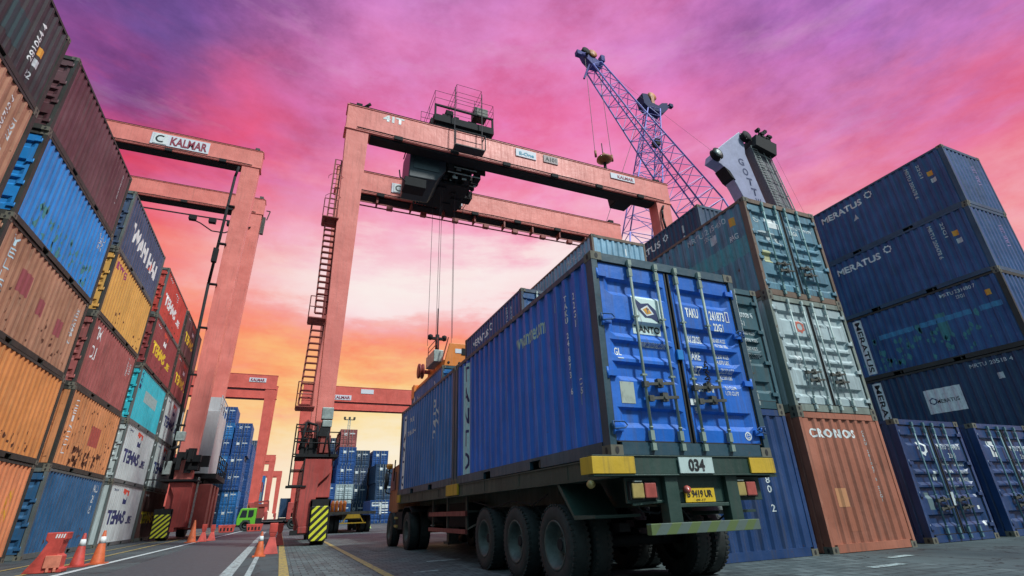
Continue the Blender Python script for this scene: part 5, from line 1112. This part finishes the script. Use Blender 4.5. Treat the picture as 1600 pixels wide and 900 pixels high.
c = container(10.0, 68, 0, C_['bluedoor'], 'low blue container with white boards behind the flatbed truck', 'D', 1, GFM); P(c, 'D', -1.05, .9, 1.9, 2.35, WHITE, .01, 'sign').location = (0, -.04, 0); P(c, 'D', -.1, .9, 1.0, 1.88, WHITE, .01, 'sign').location = (0, -.04, 0)
mer = container(2.9, 86.0, .95, C_['navy'], 'navy container with white name on a chassis behind the central crane foot', 'D', 1, 'trailer container', rz=-math.pi/2); del mer['group']
T(mer, 'MERATUS', 'R', -1.4, 1.0, 1.75, 2.15, WHITE, bold=.04, off=.02)
ch = empty('container_chassis', (2.9, 86.0, 0), 'dark trailer chassis under the far navy container', 'trailer')
m = MB(); m.box(-3.1, 3.4, -1.0, 1.0, .75, .94); m.build('chassis_frame', BLACK, ch)
for x in (-2.2, 2.4): wheel(ch, x, -.9, .45, r=.45); wheel(ch, x, .9, .45, r=.45)
m = MB(); lattice(m, (0, 0, 0), (0, 0, 24), .9, .5, 16, .05, .03); mast = empty('light_mast', (16.5, 165, 0), 'thin lattice light mast standing behind the brown-topped far stack', 'light mast'); m.build('mast', STEEL, mast)
mast.location = (13.6, 140, 0); m = MB(); m.box(-1.3, 1.3, -.1, .1, 23.8, 24)
for x in (-1.2, 0, 1.2): m.box(x-.25, x+.25, -.3, .3, 24, 24.6)
m.build('lamp_cluster', DSTEEL, mast)
m = MB(); lattice(m, (0, 0, 0), (-3.4, 0, 33), .8, .4, 26, .07, .04); bm_ = empty('crawler_crane', (33, 150, 0), 'thin far lattice boom leaning left, beside the front of the trailer load', 'crane'); m.build('boom', STEEL, bm_); m = MB(); m.box(-2, 3, -2, 2, 0, 3); m.build('machine_house', DSTEEL, bm_)

# ---------------------------------------------------------------- other vehicles
gt = empty('green_truck', (0, 54, 0), 'bright green flatbed truck with loader arm crossing the far lane', 'truck')
GREEN = paint('lime_green_paint', (.14, .46, .03), .4, .05, .1, .15); S_ = .82
def G(m, nm, mats, parent=None, bevel=0.):
    for v in m.bm.verts: v.co *= S_
    return m.build(nm, mats, parent or gt, bevel)
m = MB(); m.prism([(-4.05, .55), (-4.1, 1.1), (-3.85, 2.1), (-3.7, 2.2), (-2.3, 2.2), (-2.3, .6), (-2.75, .6), (-2.85, 1.0), (-3.5, 1.0), (-3.6, .55)], -1.1, 1.1, 'y'); gcab = G(m, 'cab', GREEN, bevel=.05)
m = MB(); m.prism([(-3.85, 1.3), (-3.66, 2.0), (-3.2, 2.0), (-3.2, 1.3)], -1.12, -1.105, 'y'); m.prism([(-3.05, 1.3), (-3.05, 2.0), (-2.55, 2.0), (-2.55, 1.45), (-2.7, 1.3)], -1.12, -1.105, 'y'); G(m, 'window', GLASS, gcab)
m = MB(); m.box(-4.12, -3.55, -1.1, 1.1, .4, .58); m.box(-2.3, 2.6, -.5, .5, .55, .8); m.box(-1.6, 2.9, -1.15, 1.15, .85, 1.0); m.box(-2.3, -1.7, -.9, .9, .5, 1.2); G(m, 'chassis_frame', BLACK)
m = MB(); m.box(-2.2, -1.6, -.4, .4, 1.2, 2.4); m.beam((-1.9, 0, 2.3), (-2.7, 0, 2.75), .22); m.beam((-2.7, 0, 2.75), (-1.3, 0, 2.9), .18); m.beam((-1.3, 0, 2.9), (-1.2, 0, 1.9), .14); m.box(-2.6, -1.3, -.5, .4, 2.3, 2.6); G(m, 'loader_arm', CRDARK)
for x in (-3.2, 1.4, 2.3): wheel(gt, x*S_, -.88, .43, r=.43, wd=.25, rim=.26, d=1, deep=False).rotation_euler = (0, 0, math.pi/2*0); wheel(gt, x*S_, .88, .43, r=.43, wd=.25, rim=.26, d=1, deep=False)
for c in gt.children:
    if c.name.startswith('wheel'): c.rotation_euler = (0, 0, math.pi/2)
fb = empty('flatbed_truck', (4.05, 36, 0), 'dark flatbed truck with orange cab hoops seen from behind, beside the central crane foot', 'truck')
m = MB(); m.box(-1.45, 1.25, -2.0, 7.0, 1.02, 1.14); m.box(-1.5, 1.3, -2.06, -1.98, 1.0, 1.16); m.box(-.6, .4, -1.9, 7.2, .7, 1.0); m.build('flatbed', DSTEEL, fb)
m = MB(); m.prism([(-.35, 1.0), (-.45, .78), (.45, .78), (.35, 1.0)], -2.1, -2.0, 'y'); m.beam((-.35, -2.08, .95), (-.6, -2.08, .55), .05); m.beam((.35, -2.08, .95), (.6, -2.08, .55), .05); m.box(-.75, .75, -2.12, -2.05, .5, .56); m.build('tow_frame', YELP, fb)
for x, d in ((-1.15, -1), (-.85, -1), (.65, 1), (.98, 1)):
    for y in (-1.1, .1, 4.9): wheel(fb, x, y, .47, r=.47, wd=.27, rim=.27, d=d)
m = MB()
for k in range(6): x = -1.28+.26*k; m.lathe([(.0, 0), (.11, .0), (.12, .55), (.09, .72), (0, .78)], 'z', (x, 3.6, 1.142), 12)
m.build('cargo_cylinder', ORANGE, fb)
m = MB(); m.path([(-1.4, 3.3, 1.14), (-1.4, 3.3, 1.95), (.45, 3.3, 1.95), (.45, 3.3, 1.14)], .03); m.box(-1.3, 0.2, 6.5, 7.0, 1.14, 1.3); m.build('hoop_frame', BLACK, fb)

# ---------------------------------------------------------------- cones, barriers
def cone(x, y, h, mat, label, collar=True):
    t = empty('traffic_cone', (x, y, 0), label, 'traffic cone', 'traffic cones along the lane')
    m = MB(); b = h*.26; m.box(-b, b, -b, b, 0, .035); m.lathe([(h*.20, .035), (h*.19, .06), (h*.035, h), (h*.02, h+.002)], 'z', (0, 0, 0), 24); m.build('cone_body', mat, t, .004)
    if collar:
        r_ = lambda z: h*.19+(h*.035-h*.19)*(z-.06)/(h-.06)+.004
        m = MB(); m.lathe([(r_(h*.62), h*.62), (r_(h*.82), h*.82)], 'z', (0, 0, 0), 24); m.build('reflective_collar', WHITE, t)
    return t
def post(x, y, h, label, rz=0):
    t = empty('barrier_post', (x, y, 0), label, 'plastic barrier', 'red plastic barrier posts beside the lane', rz)
    m = MB(); w_ = h*.12
    m.hexa([(-h*.25, -h*.22, 0), (h*.25, -h*.22, 0), (h*.25, h*.22, 0), (-h*.25, h*.22, 0)], [(-w_*.75, -w_*.5, h*.55), (w_*.75, -w_*.5, h*.55), (w_*.75, w_*.5, h*.55), (-w_*.75, w_*.5, h*.55)])
    m.hexa([(-w_*.7, -w_*.5, h*.55), (w_*.7, -w_*.5, h*.55), (w_*.7, w_*.5, h*.55), (-w_*.7, w_*.5, h*.55)], [(-w_*1.1, -w_*.6, h*.68), (w_*1.1, -w_*.6, h*.68), (w_*1.1, w_*.6, h*.68), (-w_*1.1, w_*.6, h*.68)]); m.box(-w_*1.12, w_*1.12, -w_*.62, w_*.62, h*.68, h); m.build('barrier_body', PLAS, t, .012); return t
cone(-.36, 16.4, .60, PLASO, 'orange cone with white collar in the middle of the lane'); post(-.10, 17.4, .79, 'tall red plastic barrier post just behind the cone with the white collar'); post(.10, 22.4, .74, 'smaller red plastic barrier post, farther of the two behind the lane cone')
cone(-4.28, 16.55, .72, PLAS, 'red cone with white collar beside the red barrier, left one of the pair'); cone(-4.02, 17.1, .76, PLASO, 'orange-red cone with grey collar beside the red barrier, right one of the pair')
cone(-3.62, 29.9, .95, PLASO, 'slim orange cone at the foot of the left gantry crane', False); post(-3.25, 30.6, .76, 'red plastic post beside the left crane foot, left one'); post(-2.95, 31.4, .72, 'red plastic post beside the left crane foot, right one')
lc = cone(6.5, 44, .62, plain('lime_plastic', (.50, .72, .25), .5), 'lime green cone standing before the low blue container', False)
bar = empty('road_barrier', (-4.35, 15.1, 0), 'sloping red plastic road barrier with white stripes, nearest at the left', 'plastic barrier')
m = MB(); m.prism([(-.52, 0), (.30, 0), (.31, .10), (.22, .12), (.22, .40), (.14, .45), (.17, .78), (.22, .80), (.22, .98), (-.22, .98), (-.22, .80), (-.15, .74), (-.28, .40)], -.22, .22, 'y'); m.build('barrier_body', PLAS, bar, .02)
m = MB()
for k in range(4): x = -.02+.055*k; m.prism([(x, .84), (x+.03, .84), (x+.045, .94), (x+.015, .94)], -.226, -.221, 'y')
m.build('reflective_stripes', WHITE, bar); m = MB(); m.box(-.10, .24, -.26, -.21, .12, .42); m.box(-.02, .04, -.27, -.21, .02, .12); m.box(.13, .19, -.27, -.21, .02, .12); m.build('foot_block', plain('pale_red_plastic', (.70, .22, .14), .5), bar, .01)
bar.scale = (.82, .82, .79)
for x, y, lb in ((-3.75, 50, 'low red barrier block before the green truck, left of its wheel'), (-1.75, 50, 'low red barrier block before the green truck, right of its wheel')):
    t = empty('barrier_block', (x, y, 0), lb, 'plastic barrier', 'low red barrier blocks by the green truck'); m = MB(); m.prism([(-.5, 0), (.5, 0), (.62, .55), (-.62, .55)], -.2, .2, 'y'); m.build('block', PLAS, t, .03); m = MB()
    for k in range(4): m.box(-.45+.25*k, -.33+.25*k, -.215, -.201, .12, .34)
    m.build('slot', BLACK, t)

# ---------------------------------------------------------------- pieces that lie apart become parts of their own
def islands(me):
    n = len(me.vertices); par = list(range(n))
    def f(a):
        while par[a] != a: par[a] = par[par[a]]; a = par[a]
        return a
    for e in me.edges:
        a, b = f(e.vertices[0]), f(e.vertices[1])
        if a != b: par[a] = b
    g = {}
    for i in range(n): g.setdefault(f(i), []).append(i)
    return list(g.values())
def part_pieces(me):
    isl = islands(me)
    if len(isl) < 2 or len(isl) > 400: return None
    bb = []
    for g in isl:
        cs = [me.vertices[i].co for i in g]
        bb.append(([min(c[k] for c in cs) for k in range(3)], [max(c[k] for c in cs) for k in range(3)]))
    sz = [max(h[k]-l[k] for k in range(3)) for l, h in bb]; par = list(range(len(isl)))
    def f(a):
        while par[a] != a: par[a] = par[par[a]]; a = par[a]
        return a
    for a in range(len(isl)):
        for b in range(a+1, len(isl)):
            gap = math.sqrt(sum(max(0, bb[a][0][k]-bb[b][1][k], bb[b][0][k]-bb[a][1][k])**2 for k in range(3)))
            if gap <= max(.02, .5*max(sz[a], sz[b])): par[f(a)] = f(b)
    g = {}
    for a in range(len(isl)): g.setdefault(f(a), []).extend(isl[a])
    return list(g.values()) if len(g) > 1 else None
KEEP = ('rust_patch', 'scuff_marks', 'painted_panel', 'emblem', 'frame', 'roof', 'floor', 'side_panel', 'end_panel', 'door', 'body', 'lock_rod', 'handle', 'hinge', 'tyre', 'rim', 'ladder', 'railing', 'hoist_machinery', 'trolley', 'machinery', 'boom', 'road_marking', 'lamp_cluster')
for o in list(COL.objects):
    if o.type != 'MESH' or o.name.split('.')[0] in KEEP or o.data.users > 1: continue
    pc = part_pieces(o.data)
    if not pc: continue
    src = o.data
    for k, vi in enumerate(pc):
        keep = set(vi); bm = bmesh.new(); bm.from_mesh(src); bm.verts.ensure_lookup_table()
        bmesh.ops.delete(bm, geom=[v for v in bm.verts if v.index not in keep], context='VERTS')
        me = bpy.data.meshes.new(src.name); bm.to_mesh(me); bm.free()
        for mt in src.materials: me.materials.append(mt)
        if k == 0: o.data = me
        else: c = o.copy(); c.data = me; COL.objects.link(c)
